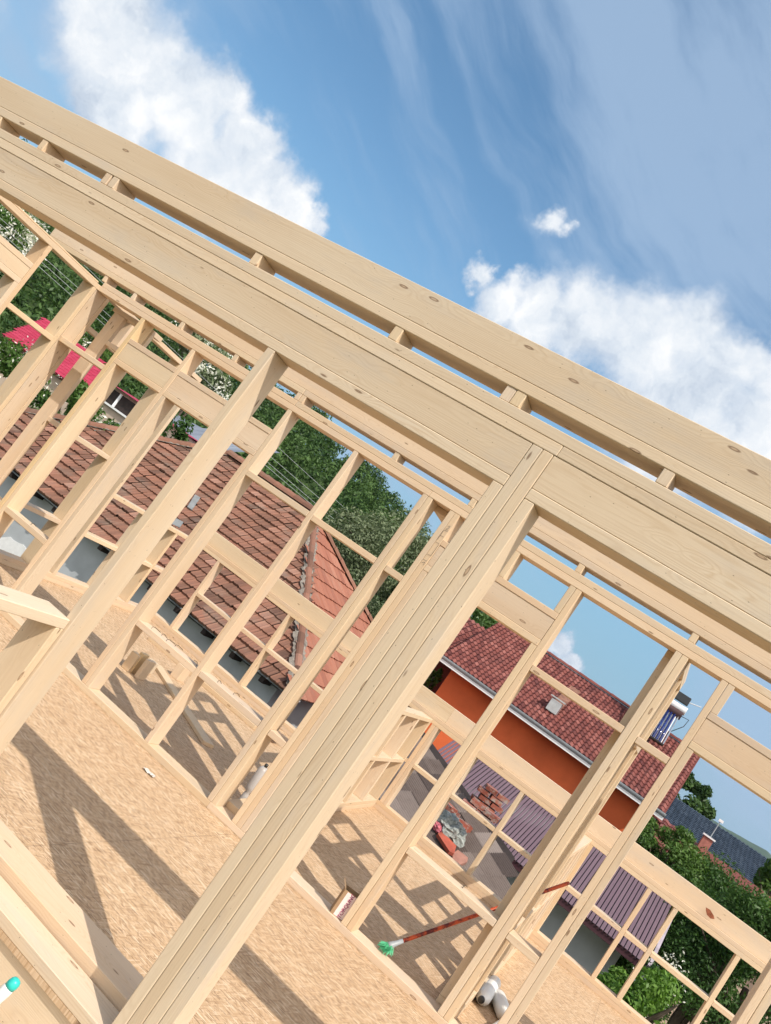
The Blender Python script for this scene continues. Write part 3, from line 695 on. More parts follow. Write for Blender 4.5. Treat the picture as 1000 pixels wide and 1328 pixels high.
# -- mauve steel shed
h3 = empty('shed', (-1.2, 16, GZ), 'shed with a ribbed mauve steel roof and a grey wall below its dark eave', 'shed')
YE3, ZE3, YR3, ZR3, XL3, XR3 = 14.0, -1.86, 16.15, -.90, -3.42, 1.0
s3 = math.hypot(YR3-YE3, ZR3-ZE3)
tiles('roof', (XL3, YE3, ZE3), (1, 0, 0), (0, YR3-YE3, ZR3-ZE3), int((XR3-XL3)/.066), 1, .066, s3, P_groove, M_PURPLE, h3, None, thick=0.0, S=8, jit=0, tj=.5)
tiles('roof', (XL3, 18.3, ZE3), (1, 0, 0), (0, YR3-18.3, ZR3-ZE3), int((XR3-XL3)/.066), 1, .066, s3, P_groove, M_PURPLE, h3, None, thick=0.0, S=8, jit=0, tj=.5)
box('ridge_sheet', XL3, XR3, YR3-.08, YR3+.08, ZR3+.0, ZR3+.035, M_PINK if False else plain('mauve_trim', (.24, .16, .19), .5), h3)
M_TRIM = plain('dark_plum_trim', (.07, .03, .04), .5, .1, 5)
box('fascia', XL3, XR3, YE3+.03, YE3+.06, ZE3-.11, ZE3-.012, M_TRIM, h3, bev=0)
box('soffit', XL3+.02, XR3-.02, YE3+.062, YE3+.5, ZE3-.10, ZE3-.075, plain('mauve_soffit', (.22, .17, .19), .7), h3, bev=0)
def rake(p, q, m, parent, name='rake_trim'):
    v2, f2 = tube([p, q], .035, 4); return mesh(name, v2, f2, m, parent)
rake(Vector((XR3+.01, YE3, ZE3)), Vector((XR3+.01, YR3, ZR3)), plain('pale_mauve_trim', (.42, .36, .40), .5), h3)
box('wall', XL3+.3, .66, YE3+.5, 17.8, GZ, ZE3-.076, M_GREYWALL, h3, bev=0)
mesh('gable', [(XL3+.3, YE3+.5, ZE3-.076), (XL3+.3, YR3, ZR3-.12), (XL3+.3, 17.8, ZE3-.076), (.66, YE3+.5, ZE3-.076), (.66, YR3, ZR3-.12), (.66, 17.8, ZE3-.076)],
     [(0, 1, 2), (5, 4, 3), (0, 3, 4, 1), (1, 4, 5, 2)], M_GREYWALL, h3)

# -- tumbledown corrugated roof with broken chimney in front of it
h4 = empty('shed', (-2.6, 13, GZ), 'tumbledown shed under old grey corrugated sheets, partly hidden by the low frame', 'shed')
Pa = at(548, 946, 14.6); Pb = at(664, 1107, 13.7); Pc = at(606, 1190, 11.7)
U4 = (Pb-Pa).normalized(); N4 = (Pb-Pa).cross(Pc-Pb).normalized()
if N4.z < 0: N4 = -N4
V4 = N4.cross(U4).normalized()
if V4.y > 0: V4 = -V4
L4 = (Pb-Pa).length
def on4(px, py, dz=0.0):
    v = ray(px, py); O = Pa+N4*dz; return v*(O.dot(N4)/v.dot(N4))
poly4 = [(540,935),(664,1107),(668,1113),(652,1136),(656,1150),(636,1166),(640,1180),(600,1230),(430,1090),(440,960),(520,925)]
pp = [(lambda q: ((q-Pa).dot(U4), (q-Pa).dot(V4)))(on4(x, y)) for x, y in poly4]
def inpoly(x, y, P):
    c = False; j = len(P)-1
    for i in range(len(P)):
        if (P[i][1] > y) != (P[j][1] > y) and x < (P[j][0]-P[i][0])*(y-P[i][1])/(P[j][1]-P[i][1])+P[i][0]: c = not c
        j = i
    return c
def in4(off):
    return lambda u, v: inpoly(v+off[0], u+off[1], pp)
# sheets: courses step along U4, waves run along U4
o4 = (-4.2, -.6)
O4 = Pa+U4*o4[0]+V4*o4[1]
tiles('roof', O4, V4, U4, 16, 26, .40, .38, P_corr, M_SLATE, h4, in4(o4), thick=.022, S=48, jit=.012, tj=1.2, wob=.012)
def quadbox(name, ps, th, m, parent):
    n = Vector(ps[1]-ps[0]).cross(ps[2]-ps[0]).normalized()
    if n.z < 0: n = -n
    k = len(ps); vs = [tuple(p) for p in ps]+[tuple(p-n*th) for p in ps]
    return mesh(name, vs, [tuple(range(k)), tuple(range(2*k-1, k-1, -1))]+[(i, k+i, k+(i+1) % k, (i+1) % k) for i in range(k)], m, parent)
quadbox('roof_deck', [on4(x, y, -.05) for x, y in poly4], .06, M_DARK, h4)
q0, q1 = on4(520, 925, -.1), on4(636, 1166, -.1)
box('wall', min(q0.x, q1.x)-1.2, q1.x-.35, q1.y+.15, 14.3, GZ, -3.05, M_GREYWALL, h4, bev=0)
def brick_mat():
    m, b, p = mat('old_brick'); g = attr(b, 'tint', 'Fac')
    oc = b.n('ShaderNodeTexCoord').outputs['Object']
    col = b.ramp(g, [(0, (.16, .045, .03)), (.5, (.26, .07, .045)), (1, (.36, .13, .09))])
    col = b.mix(b.mr(b.noise(oc, 9, 5, .7), .48, .62, 0, .85), col, (.36, .33, .30)); b.put(p.inputs['Base Color'], col)
    bump(b, p, b.noise(oc, 30, 4, .6), .6, .006); return m
M_BRICK = brick_mat()
def brick_stack(name, base, nx, ny, nz, rx, parent, skew=.04, bl=.25, bw=.12, bh=.075, seed=1):
    rg = random.Random(seed); vs, fs, tn = [], [], []; mv, mf = [], []
    X = Vector((math.cos(rx), math.sin(rx), 0)); Y = Vector((-X.y, X.x, 0)); Z = Vector((skew, -skew, 1)).normalized()
    for k in range(nz):
        for j in range(ny):
            for i in range(nx):
                if k == nz-1 and rg.random() < .3: continue
                o = Vector(base)+X*(i*bl+(bl*.4 if k % 2 else 0)+rg.uniform(-.012, .012))+Y*(j*bw+rg.uniform(-.01, .01))+Z*(k*(bh+.022)); n = len(vs)
                for dz in (0, bh):
                    for dx, dy in ((0, 0), (bl-.02, 0), (bl-.02, bw-.015), (0, bw-.015)): vs.append(o+X*dx+Y*dy+Z*dz)
                for f in ((0,3,2,1),(4,5,6,7),(0,1,5,4),(1,2,6,5),(2,3,7,6),(3,0,4,7)): fs.append(tuple(n+q for q in f)); tn.append(rg.random())
    o = mesh(name, vs, fs, M_BRICK, parent, tn)
    w, d, h = nx*bl+.06, ny*bw-.02, nz*(bh+.022)-.03; c = Vector(base); q = [c+X*a+Y*bb+Z*e for e in (-.02, h) for a, bb in ((.01, .008), (w-.05, .008), (w-.05, d-.01), (.01, d-.01))]
    mesh('mortar', [tuple(v) for v in q], [(0,3,2,1),(4,5,6,7),(0,1,5,4),(1,2,6,5),(2,3,7,6),(3,0,4,7)], M_MORTAR, o)
    return o
ch = empty('broken_chimney', tuple(on4(612, 1050)), 'crumbling red brick chimney stub on the old corrugated roof', 'chimney')
brick_stack('stack', on4(602, 1049, .02), 2, 2, 6, U4.x*.3, ch, skew=.05, seed=4, bl=.21, bw=.13, bh=.065)
q = on4(606, 1046, .62); brick_stack('cap', q+Vector((-.10, -.04, -.02)), 2, 2, 2, .1, ch, seed=9, bl=.24, bw=.15, bh=.06)
rb = empty('brick_heap', tuple(on4(590, 1075)), 'loose red bricks lying on the corrugated roof below the chimney', 'rubble')
for i, (x, y) in enumerate(((588,1068),(594,1076),(582,1060),(600,1084),(577,1053),(590,1060))): brick_stack('brick', on4(x, y, .03), 1, 1, 1, .5+i*.4, rb, seed=20+i, bl=.30, bw=.16, bh=.10)
rt_ = tag(quadbox('ridge_tile', [on4(x, y, .12) for x, y in ((568,1081),(574,1078),(592,1097),(589,1107),(583,1104))], .05, plain('bright_orange_clay', (.40, .095, .06), .8, .2), None), 'bright orange broken tile lying beside the grey rag on the corrugated roof', 'tile')
tag(quadbox('broken_slab', [on4(x, y, .08) for x, y in ((588,1106),(594,1102),(607,1112),(606,1118),(594,1122),(586,1117))], .05, plain('pinkish_slab', (.34, .17, .13), .8, .2), None), 'dull pink slab of tile at the edge of the corrugated roof', 'tile')
def rag(name, cx, cy, rx, ry, m, seed, h=.16):
    c = on4(cx, cy, .1); bm = bmesh.new(); bmesh.ops.create_icosphere(bm, subdivisions=4, radius=1)
    for v in bm.verts:
        n = mnoise.noise(v.co*2.3+Vector((seed, 0, 0)))*.35+mnoise.noise(v.co*6+Vector((0, seed, 0)))*.22+mnoise.noise(v.co*13)*.10
        p = v.co*(1+n); v.co = U4*(p.x*rx)+V4*(p.y*ry)+N4*(p.z*h)
    me = bpy.data.meshes.new(name); bm.to_mesh(me); bm.free(); o = link(name, me, m, None, c); return o
tag(rag('rag', 581, 1073, .30, .22, plain('grey_rag', (.33, .35, .33), .95, .35, 30, .01), 3), 'grey crumpled insulation rag on the old corrugated roof', 'rag')
tag(rag('rag', 567, 1073, .09, .05, plain('pink_rag', (.55, .16, .20), .9, .2, 20), 8, .06), 'small pink rag beside the grey one', 'rag')

# -- houses far behind
def gable_roof(parent, pts, m, tw, th, prof, name='roof', S=4, thick=.03):
    """pts: eave left, eave right, ridge right, ridge left"""
    a, b_, c, d = [Vector(p) for p in pts]; U = (b_-a).normalized(); n = U.cross(d-a).normalized(); V = n.cross(U)
    if V.z < 0: V = -V
    P = [((p-a).dot(U), (p-a).dot(V)) for p in (a, b_, c, d)]
    u0 = min(p[0] for p in P); u1 = max(p[0] for p in P); v1 = max(p[1] for p in P)
    return tiles(name, a+U*u0, U, V, int((u1-u0)/tw)+1, int(v1/th)+1, tw, th, prof, m, parent, lambda u, v: inpoly(u+u0, v, P), thick=thick, S=S, jit=.004)
def house(name, label, px, Ys, m, tw, th, prof, wallm, cat='house', inset=.5, back=6, group=None, thick=.03):
    pts = [at(x, y, Y) for (x, y), Y in zip(px, Ys)]
    c = sum(pts, Vector())/4
    h = empty(name, (c.x, c.y, GZ), label, cat, group)
    gable_roof(h, pts, m, tw, th, prof, thick=thick)
    a, b_, cc, d = pts; dz = Vector((0, 0, -.06))
    bk = [Vector((2*d.x-a.x, 2*d.y-a.y, a.z)), Vector((2*cc.x-b_.x, 2*cc.y-b_.y, b_.z))]
    mesh('roof_deck', [a+dz, b_+dz, cc+dz, d+dz, bk[1]+dz, bk[0]+dz], [(0, 1, 2, 3), (3, 2, 4, 5)], m, h, [.4, .4])
    w = [a.lerp(b_, .03), b_.lerp(a, .03), bk[1].lerp(bk[0], .03), bk[0].lerp(bk[1], .03)]
    w = [Vector((p.x, p.y, 0)) for p in w]; ctr = sum(w, Vector())/4; w = [p.lerp(ctr, .08) for p in w]
    zt = min(a.z, b_.z)-.15
    mesh('wall', [(p.x, p.y, GZ-6) for p in w]+[(p.x, p.y, zt) for p in w]+[tuple(d+dz*3), tuple(cc+dz*3)], [(0,1,5,4),(1,2,6,5),(2,3,7,6),(3,0,4,7),(4,5,9,8),(5,6,9),(7,4,8),(6,7,8,9)], wallm, h)
    return h
house('house', 'house with a bright crimson steel tile roof among the trees at far left', [(4,434),(112,512),(135,478),(56,412)], (33, 33, 37.5, 37.5), M_PINK, .20, .34, P_steel, M_BEIGE, thick=.012)
house('house', 'house with a grey ribbed metal roof behind the brown roof ridge', [(232,598),(275,620),(290,568),(214,528)], (30, 30, 37, 37), M_GREYROOF, .30, 9.0, P_seam, M_BEIGE, thick=0)
h7 = empty('house', tuple(at(165, 560, 31)), 'beige house with dark window and red roof edge, half hidden by blossoming shrubs', 'house')
qa, qb = at(118, 548, 31), at(200, 600, 31)
box('wall', qa.x-.6, qb.x+.6, 31, 35, GZ, at(150, 533, 31).z, M_BEIGE, h7, bev=0)
wa = at(150, 520, 30.95); wb = at(176, 556, 30.95)
box('wall', qa.x-.6, qb.x+.0, 31.6, 35, GZ, at(146, 498, 31.5).z, M_BEIGE, h7, bev=0)
box('window', at(131, 512, 31.5).x, at(187, 548, 31.5).x, 31.5, 31.59, at(139, 528, 31.5).z, at(148, 505, 31.5).z, M_DARK, h7, bev=0)
m1 = at(150, 522, 31.45); box('window_frame', m1.x-.06, m1.x+.06, 31.42, 31.49, at(139, 528, 31.5).z, at(148, 505, 31.5).z, M_WHITE, h7, bev=0)
box('window_sill', qa.x-.6, qb.x+.6, 30.85, 31.6, at(150, 533, 31).z, at(150, 533, 31).z+.09, M_WHITE, h7, bev=0)
rzt = at(146, 498, 31.5).z
mesh('roof', [(qa.x-.9, 31.2, rzt-.02), (qb.x+.2, 31.2, rzt-.02), (qb.x+.2, 33.3, rzt+.16), (qa.x-.9, 33.3, rzt+.16), (qb.x+.2, 35.4, rzt-.02), (qa.x-.9, 35.4, rzt-.02)], [(0,1,2,3),(3,2,4,5),(0,5,4,1)], M_PINK, h7, [.5,.5,.5])
house('house', 'long dark blue tiled roof beneath the far hill at right', [(850,1068),(1010,1178),(1030,1138),(876,1034)], (41, 41, 46, 46), M_NAVY, .20, .26, P_s, M_BEIGE, thick=.03)
house('house', 'red tiled roof behind the big green tree at right', [(846,1120),(1060,1310),(1060,1203),(853,1053)], (25, 25, 29, 29), M_RED, .26, .34, P_s, M_BEIGE)
c0 = at(913, 1096, 28.6)
chm = empty('chimney', tuple(c0), 'small pink brick chimney with white cap and antenna on the red roof ridge', 'chimney')
box('stack', c0.x-.15, c0.x+.15, c0.y-.15, c0.y+.15, c0.z-.4, c0.z+.25, plain('pink_brick', (.36, .15, .12), .9, .2), chm, bev=.02)
box('cap', c0.x-.19, c0.x+.19, c0.y-.19, c0.y+.19, c0.z+.25, c0.z+.30, M_WHITE, chm)
v2, f2 = tube([(c0.x+.03, c0.y, c0.z+.3), (c0.x+.03, c0.y, c0.z+.85)], .014, 6); mesh('antenna_mast', v2, f2, M_GUTTER, chm)
box('antenna_head', c0.x-.03, c0.x+.11, c0.y-.03, c0.y+.03, c0.z+.82, c0.z+.90, M_WHITE, chm)

# ------------------------------------------------------------------ trees, shrubs and hills
def leaves(vs, fs, tn, c, rad, n, size, rg, lumps=14, tb=.5, flat_=1.0, fill=.55):
    """leaf quads gathered in lumps around a crown centre"""
    c = Vector(c); L = []
    for i in range(lumps):
        d = Vector((rg.gauss(0, 1), rg.gauss(0, 1), rg.gauss(0, 1))).normalized(); r = rg.uniform(fill, .95)
        L.append((Vector((d.x*rad[0]*r, d.y*rad[1]*r, d.z*rad[2]*r)), rg.uniform(.22, .42), rg.uniform(-.18, .18)))
    for i in range(n):
        lc, lr, lt = L[rg.randrange(lumps)]
        d = Vector((rg.gauss(0, 1), rg.gauss(0, 1), rg.gauss(0, 1))).normalized()*(rg.random()**.4)
        p = c+lc+Vector((d.x*rad[0], d.y*rad[1], d.z*rad[2]))*lr
        nrm = (d+Vector((rg.gauss(0, .7), rg.gauss(0, .7), rg.gauss(.3, .7)))).normalized(); u = nrm.orthogonal().normalized(); a = rg.uniform(0, 6.28)
        u = u*math.cos(a)+nrm.cross(u)*math.sin(a); w = nrm.cross(u); s = size*rg.uniform(.6, 1.3); k = len(vs)
        vs += [tuple(p-u*s), tuple(p+w*s*.45), tuple(p+u*s), tuple(p-w*s*.45)]; fs.append((k, k+1, k+2, k+3)); tn.append(min(1, max(0, tb+lt+rg.gauss(0, .2))))
def trunk(c, base, r0, rg, limbs=6, rad=(2, 2, 2)):
    vs, fs = [], []; c, base = Vector(c), Vector(base)
    m = base.lerp(c, .5)+Vector((rg.uniform(-.2, .2), rg.uniform(-.2, .2), 0))
    v2, f2 = tube([base, m, c], [r0, r0*.75, r0*.3], 8); addto(vs, fs, v2, f2)
    for i in range(limbs):
        t = rg.uniform(.45, .95); s = base.lerp(c, t); a = rg.uniform(0, 6.28); e = c+Vector((math.cos(a)*rad[0]*.75, math.sin(a)*rad[1]*.75, rg.uniform(-.3, .7)*rad[2]))
        v2, f2 = tube([s, s.lerp(e, .5)+Vector((0, 0, .15)), e], [r0*.4, r0*.25, r0*.08], 6); addto(vs, fs, v2, f2)
    return vs, fs
def tree(name, label, cat, c, rad, n, size, m, seed, lumps=14, base=None, r0=.12, tb=.5, group=None, blossom=0, fill=.55):
    rg = random.Random(seed); c = Vector(c); base = Vector(base) if base else Vector((c.x, c.y, GZ))
    t = empty(name, tuple(base), label, cat, group)
    tv, tf = trunk(c, base, r0, rg, 6, rad); mesh('trunk', tv, tf, M_BARK, t)
    vs, fs, tn = [], [], []; leaves(vs, fs, tn, c, rad, n, size, rg, lumps, tb, fill=fill); mesh('crown', vs, fs, m, t, tn)
    if blossom:
        vs, fs, tn = [], [], []; leaves(vs, fs, tn, c, [r*1.06 for r in rad], blossom, size*.7, rg, lumps*2, .5, fill=.7); mesh('blossom', vs, fs, L_BLOSSOM, t, tn)
    return t
# right side, near
tree('walnut_tree', 'large dark green tree filling the view under and over the sill at right', 'tree', at(868, 1206, 18.8), (1.75, 1.6, 1.45), 72000, .036, L_DARK, 1, 46, r0=.2, tb=.5)
tree('walnut_tree', 'second dark tree at the right edge, overlapping the red roof', 'tree', at(968, 1282, 16.2), (1.75, 1.5, 1.35), 60000, .033, L_DARK, 2, 34, r0=.16, tb=.5)
tree('elder_bush', 'light green leafy top rising against the red roof at right', 'shrub', at(978, 1180, 16.5), (.36, .36, .32), 2200, .034, L_BRIGHT, 3, 10, tb=.6)
tree('elder_bush', 'bright green bush under the corner of the mauve shed', 'shrub', at(826, 1290, 12.6), (.62, .55, .45), 6500, .036, L_BRIGHT, 4, 14, tb=.55)
tree('lilac_bush', 'small shrub dotted with white flowers next to the bright green bush', 'shrub', at(850, 1282, 13.6), (.45, .4, .5), 3500, .036, L_DARK, 5, 12, blossom=260)
tree('walnut_tree', 'pale green upper crown left of the far dark blue roof', 'tree', at(862, 1106, 18.9), (.85, .8, .55), 14000, .036, L_MID, 6, 22, tb=.5)
tree('round_tree', 'round dark tree on the skyline behind the dark blue roof', 'tree', at(890, 1036, 62), (1.75, 1.7, 1.65), 4500, .16, L_FOREST, 7, 16, tb=.35)
tree('elder_bush', 'tall green tree at the right end of the dark blue roof', 'tree', at(1006, 1150, 38), (1.0, 1.0, .9), 3000, .11, L_MID, 8, 14, tb=.5)
tree('vine', 'strip of green vine leaves seen inside the dark red porch', 'plant', at(563, 878, 21.6), (.16, .3, .55), 700, .07, L_MID, 9, 10, tb=.6)
tree('spruce_tree', 'dense green treetop behind the left end of the orange house', 'tree', at(610, 800, 34), (1.6, 1.6, 1.5), 5200, .13, L_DARK, 10, 22, tb=.75)
# centre and left
tree('willow_tree', 'big round grey-green tree standing right of the orange roof hip', 'tree', at(484, 740, 27), (2.45, 2.2, 2.05), 42000, .062, L_PALE, 11, 46, r0=.22, tb=.65)
tree('plum_tree', 'dark shrubby tree below the grey-green one, beside the roof hip', 'tree', at(476, 792, 25), (1.6, 1.5, 1.4), 18000, .055, L_PALE, 12, 24, tb=.3)
tree('blossoming_tree', 'white blossoming tree at the left edge near the power lines', 'tree', at(0, 300, 30), (2.0, 1.8, 1.9), 2600, .13, L_MID, 13, 20, blossom=3000)
tree('blossoming_tree', 'white blossoming tree in front of the crimson roof', 'tree', at(5, 500, 26), (1.9, 1.7, 1.9), 4200, .12, L_MID, 14, 24, blossom=1500)
tree('blossoming_tree', 'blossoming cherry in front of the beige house, above the brown roof', 'tree', at(146, 583, 24.5), (1.3, 1.1, .95), 2800, .11, L_MID, 15, 18, blossom=700)
tree('blossoming_tree', 'blossoming shrub between two studs under the crimson roof', 'tree', at(78, 540, 26), (1.4, 1.2, 1.5), 3400, .11, L_MID, 16, 18, blossom=300)
tree('blossoming_tree', 'whitish treetop seen through the slit above the middle frame', 'tree', at(262, 452, 46), (2.4, 2.0, 1.3), 2600, .2, L_PALE, 17, 18, blossom=900)
tree('blossoming_tree', 'pale blossoming tree right of the plate of the far left bay', 'tree', at(268, 492, 44), (1.6, 1.5, 1.3), 2200, .17, L_PALE, 18, 16, blossom=700)
tree('garden_tree', 'dark leafy tree left of the grey metal roof', 'tree', at(212, 555, 27), (1.2, 1.1, 1.3), 4200, .11, L_DARK, 19, 20, tb=.7)
tree('blossoming_tree', 'small white-flecked shrub seen between narrow studs at far left', 'tree', at(110, 470, 40), (1.6, 1.5, 1.6), 2200, .16, L_MID, 20, 14, blossom=500)

# hills
def azel(px, py):
    v = ray(px, py).normalized(); return math.degrees(math.atan2(v.x, v.y)), math.degrees(math.asin(v.z))
prof_l = [(-110, 11), (-75, 10), (-60, 9.2), (-54, 8.7), (-50, 8.2), (-44, 7.8), (-40, 7.4), (-37, 6.9)]+[azel(*p) for p in ((391,548),(430,612),(470,640),(508,672),(545,722),(585,770),(612,812))]+[(-10, 2.2), (-4, .9), (3, .5), (12, .3)]
def interp(P, a):
    if a <= P[0][0]: return P[0][1]
    for (x0, y0), (x1, y1) in zip(P[:-1], P[1:]):
        if a <= x1: return y0+(y1-y0)*(a-x0)/(x1-x0)
    return P[-1][1]
def hill_z(az, r):
    el = interp(prof_l, az)-1.0
    f = min(1, max(0, (r-48)/(150-48))); f = f*f*(3-2*f)
    top = math.tan(R_(el))*150
    return GZ-.3+(top-GZ)*f + mnoise.noise(Vector((az*.15, r*.03, 0)))*1.5*f
vs, fs = [], []; A0, A1, NA, NR = -115, 16, 131, 36
for i in range(NA+1):
    az = A0+(A1-A0)*i/NA
    for j in range(NR+1):
        r = 46+(330-46)*j/NR; z = hill_z(az, min(r, 150)) - max(0, r-160)*.05
        vs.append((math.sin(R_(az))*r, math.cos(R_(az))*r, z))
for i in range(NA):
    for j in range(NR): a = i*(NR+1)+j; fs.append((a, a+NR+1, a+NR+2, a+1))
M_MEADOW = None
m, b, p = mat('meadow'); g = b.n('ShaderNodeTexCoord').outputs['Object']
col = b.ramp(b.noise(g, .09, 5, .6), [(.3, (.035, .062, .014)), (.5, (.055, .095, .02)), (.7, (.085, .135, .032))])
col = b.mix(b.mr(b.noise(g, 1.1, 6, .75), .38, .62, 0, .8), col, (.02, .04, .013)); b.put(p.inputs['Base Color'], col); M_MEADOW = m
tag(mesh('hill', vs, fs, M_MEADOW, None, smooth=True), kind='structure')
# woods on the hill: one mass of crowns
rg = random.Random(77); vs, fs, tn = [], [], []
def wood_crown(az, r, rr, n, tb, lift=1.0):
    z = hill_z(az, r); c = (math.sin(R_(az))*r, math.cos(R_(az))*r, z+rr*lift)
    leaves(vs, fs, tn, c, (rr, rr, rr*1.05), n, rr*.105, rg, 9, tb)
cnt = 0
for k in range(1150):
    az = rg.uniform(-60, -8); r = rg.uniform(62, 168)
    den = mnoise.noise(Vector((az*.11, r*.022, 3.3)))
    if az < -37 and r < 84 and den < -.05: continue
    if az > -37 and r < 80 and den < -.1: continue
    rr = rg.uniform(1.4, 3.2); wood_crown(az, r, rr, 220, rg.uniform(.2, .75)); cnt += 1
for (px, py, r, rr) in ((398,545,150,4.2),(414,556,150,3.8),(428,590,150,4.0),(440,612,150,3.2),(470,622,150,4.0),(476,612,150,3.4),(498,655,150,3.2),(516,680,150,3.0),(536,704,150,2.8),(386,540,150,4.0),(455,640,148,4.0),(600,795,145,3.0),(575,765,148,3)):
    az, el = azel(px, py); z = math.tan(R_(el))*r; c = (math.sin(R_(az))*r, math.cos(R_(az))*r, z-rr*.2); leaves(vs, fs, tn, c, (rr, rr, rr), 1500, rr*.075, rg, 16, .4)
tag(mesh('woods', vs, fs, L_FOREST, None, tn), 'woodland covering the hillside as one mass', 'woods', kind='stuff')
# distant ridge on the right
prof_r = [(-40, 1.2), (-12, 1.7)]+[azel(*p) for p in ((868,1022),(909,1052),(930,1064),(958,1080),(980,1093),(1000,1104))]+[(9, .75), (20, .5), (60, 1.2), (100, .8)]
vs, fs = [], []
for i in range(281):
    az = -45+i*.5
    for j, (r, f) in enumerate(((1400, 0), (1700, .25), (2000, .6), (2300, .9), (2500, 1.0), (2800, .9))):
        z = GZ-5+(math.tan(R_(interp(prof_r, az)))*2500-GZ)*f+mnoise.noise(Vector((az*.6, r*.004, 9)))*6*f; vs.append((math.sin(R_(az))*r, math.cos(R_(az))*r, z))
for i in range(280):
    for j in range(5): a = i*6+j; fs.append((a, a+6, a+7, a+1))
tag(mesh('hills', vs, fs, plain('wooded_hill', (.045, .085, .05), .95, .3, .006), None, smooth=True), kind='structure')

# power lines
M_WIRE = plain('pale_wire', (.40, .43, .44), .5, .1, 3)
def wire(p, q, sag, r, label, grp='power lines crossing the left side'):
    pts = [Vector(p).lerp(Vector(q), i/24)-Vector((0, 0, sag*4*(i/24)*(1-i/24))) for i in range(25)]
    v2, f2 = tube(pts, r, 5); o = mesh('power_line', v2, f2, M_WIRE); tag(o, label, 'power line', grp)
for i, (a, c) in enumerate((((-60,228),(600,800)),((-60,236),(600,812)),((-60,246),(600,816)))):
    wire(at(*a, 24), at(*c, 50), .25, .010, ('upper','middle','lowest')[i]+' power line of the pale bundle drooping in front of the green hill')
wire(at(-60, 180, 26), at(640, 830, 52), .3, .009, 'single power line running just above the bundle of three', 'power lines crossing the left side')

# ------------------------------------------------------------------ small things on and around the floor
def lathe(name, prof, m, parent=None, p=(0, 0, 0), q=(0, 0, 1), seg=20, tint=None):
    """profile (radius, distance) swept round the axis from p towards q"""
    p, q = Vector(p), Vector(q); d = (q-p).normalized(); u = d.orthogonal().normalized(); w = d.cross(u); vs, fs = [], []
    for r, t in prof:
        for k in range(seg): a = 2*math.pi*k/seg; vs.append(p+d*t+(u*math.cos(a)+w*math.sin(a))*r)
    for i in range(len(prof)-1):
        for k in range(seg): k2 = (k+1) % seg; fs.append((i*seg+k, i*seg+k2, (i+1)*seg+k2, (i+1)*seg+k))
    fs.append(tuple(range(seg))[::-1]); n = (len(prof)-1)*seg; fs.append(tuple(n+k for k in range(seg)))
    return mesh(name, vs, fs, m, parent, smooth=True)
def plastic(name, c, trans=.0, rough=.35):
    m, b, p = mat(name); p.inputs['Base Color'].default_value = (*c, 1); p.inputs['Roughness'].default_value = rough; p.inputs['Specular IOR Level'].default_value = .5
    p.inputs['Transmission Weight'].default_value = trans; return m
M_MILK = plastic('milky_plastic', (.80, .80, .77), .0, .3); M_BLACK = plastic('black_plastic', (.02, .02, .02)); M_TEAL = plastic('teal_plastic', (.03, .52, .46))
# broom leaning through the far partition
hd = at(497, 1230, 5.60); hd.z = max(hd.z, FL+T+.03)
k_ = ray(738, 1145); en = k_*(6.42/k_.y)
br = empty('broom', (hd.x, hd.y, FL+T), 'broom with green bristles and an orange-red handle leaning through the open frames', 'broom')
ax_ = (en-hd).normalized()
m, b, p = mat('painted_handle'); oc = b.n('ShaderNodeTexCoord').outputs['Object']
b.put(p.inputs['Base Color'], b.mix(b.mr(b.noise(oc, 14, 4, .7), .45, .58), (.52, .09, .03), (.10, .02, .02))); p.inputs['Roughness'].default_value = .4
lathe('handle', [(.012, .10), (.0125, .3), (.0125, (en-hd).length-.02), (.010, (en-hd).length)], m, br, hd, en, 10)
lathe('ferrule', [(.024, .03), (.021, .05), (.015, .09), (.013, .13)], M_GUTTER, br, hd, en, 12)
rg = random.Random(4); vs, fs, tn = [], [], []
for i in range(520):
    d = (-ax_+Vector((rg.gauss(0, .5), rg.gauss(0, .5), rg.gauss(-.2, .2)))).normalized(); s0 = hd+ax_*.04+Vector((rg.uniform(-.022, .022), rg.uniform(-.022, .022), rg.uniform(-.012, .012)))
    e0 = s0+d*rg.uniform(.028, .052); w = d.orthogonal().normalized()*.0022; n = len(vs)
    if e0.z < FL+.004: e0.z = FL+.004
    vs += [s0-w, s0+w, e0+w, e0-w]; fs.append((n, n+1, n+2, n+3))
mesh('bristles', vs, fs, plastic('green_bristle', (.10, .50, .26), 0, .5), br)
# cardboard box on the bottom plate
bc = atz(437, 1188, FL+T); BW, BD, BH = .125, .10, .165
cb = empty('cardboard_box', (bc.x, bc.y+.03, FL+T), 'small open cardboard box with a lettered pale label standing on the middle bottom plate', 'box', rz=R_(21))
M_CARD = plain('brown_cardboard', (.36, .24, .14), .85, .08, 20); M_LABEL = plain('pale_pink_label', (.80, .66, .64), .6, .03, 20); M_INK = plain('plum_ink', (.28, .02, .12), .6, .02)
def lbox(name, x0, x1, y0, y1, z0, z1, m, par):
    vs, fs = [], []; boxv(x0, x1, y0, y1, z0, z1, vs, fs); me = bpy.data.meshes.new(name); me.from_pydata(vs, [], fs); return link(name, me, m, par)
for nme, a in (('side', (-BW/2, BW/2, -BD/2, -BD/2+.003, 0, BH)), ('side', (-BW/2, BW/2, BD/2-.003, BD/2, 0, BH)), ('side', (-BW/2, -BW/2+.003, -BD/2+.003, BD/2-.003, 0, BH)), ('side', (BW/2-.003, BW/2, -BD/2+.003, BD/2-.003, 0, BH)), ('bottom', (-BW/2+.003, BW/2-.003, -BD/2+.003, BD/2-.003, 0, .003))):
    lbox(nme, *a, M_CARD, cb)
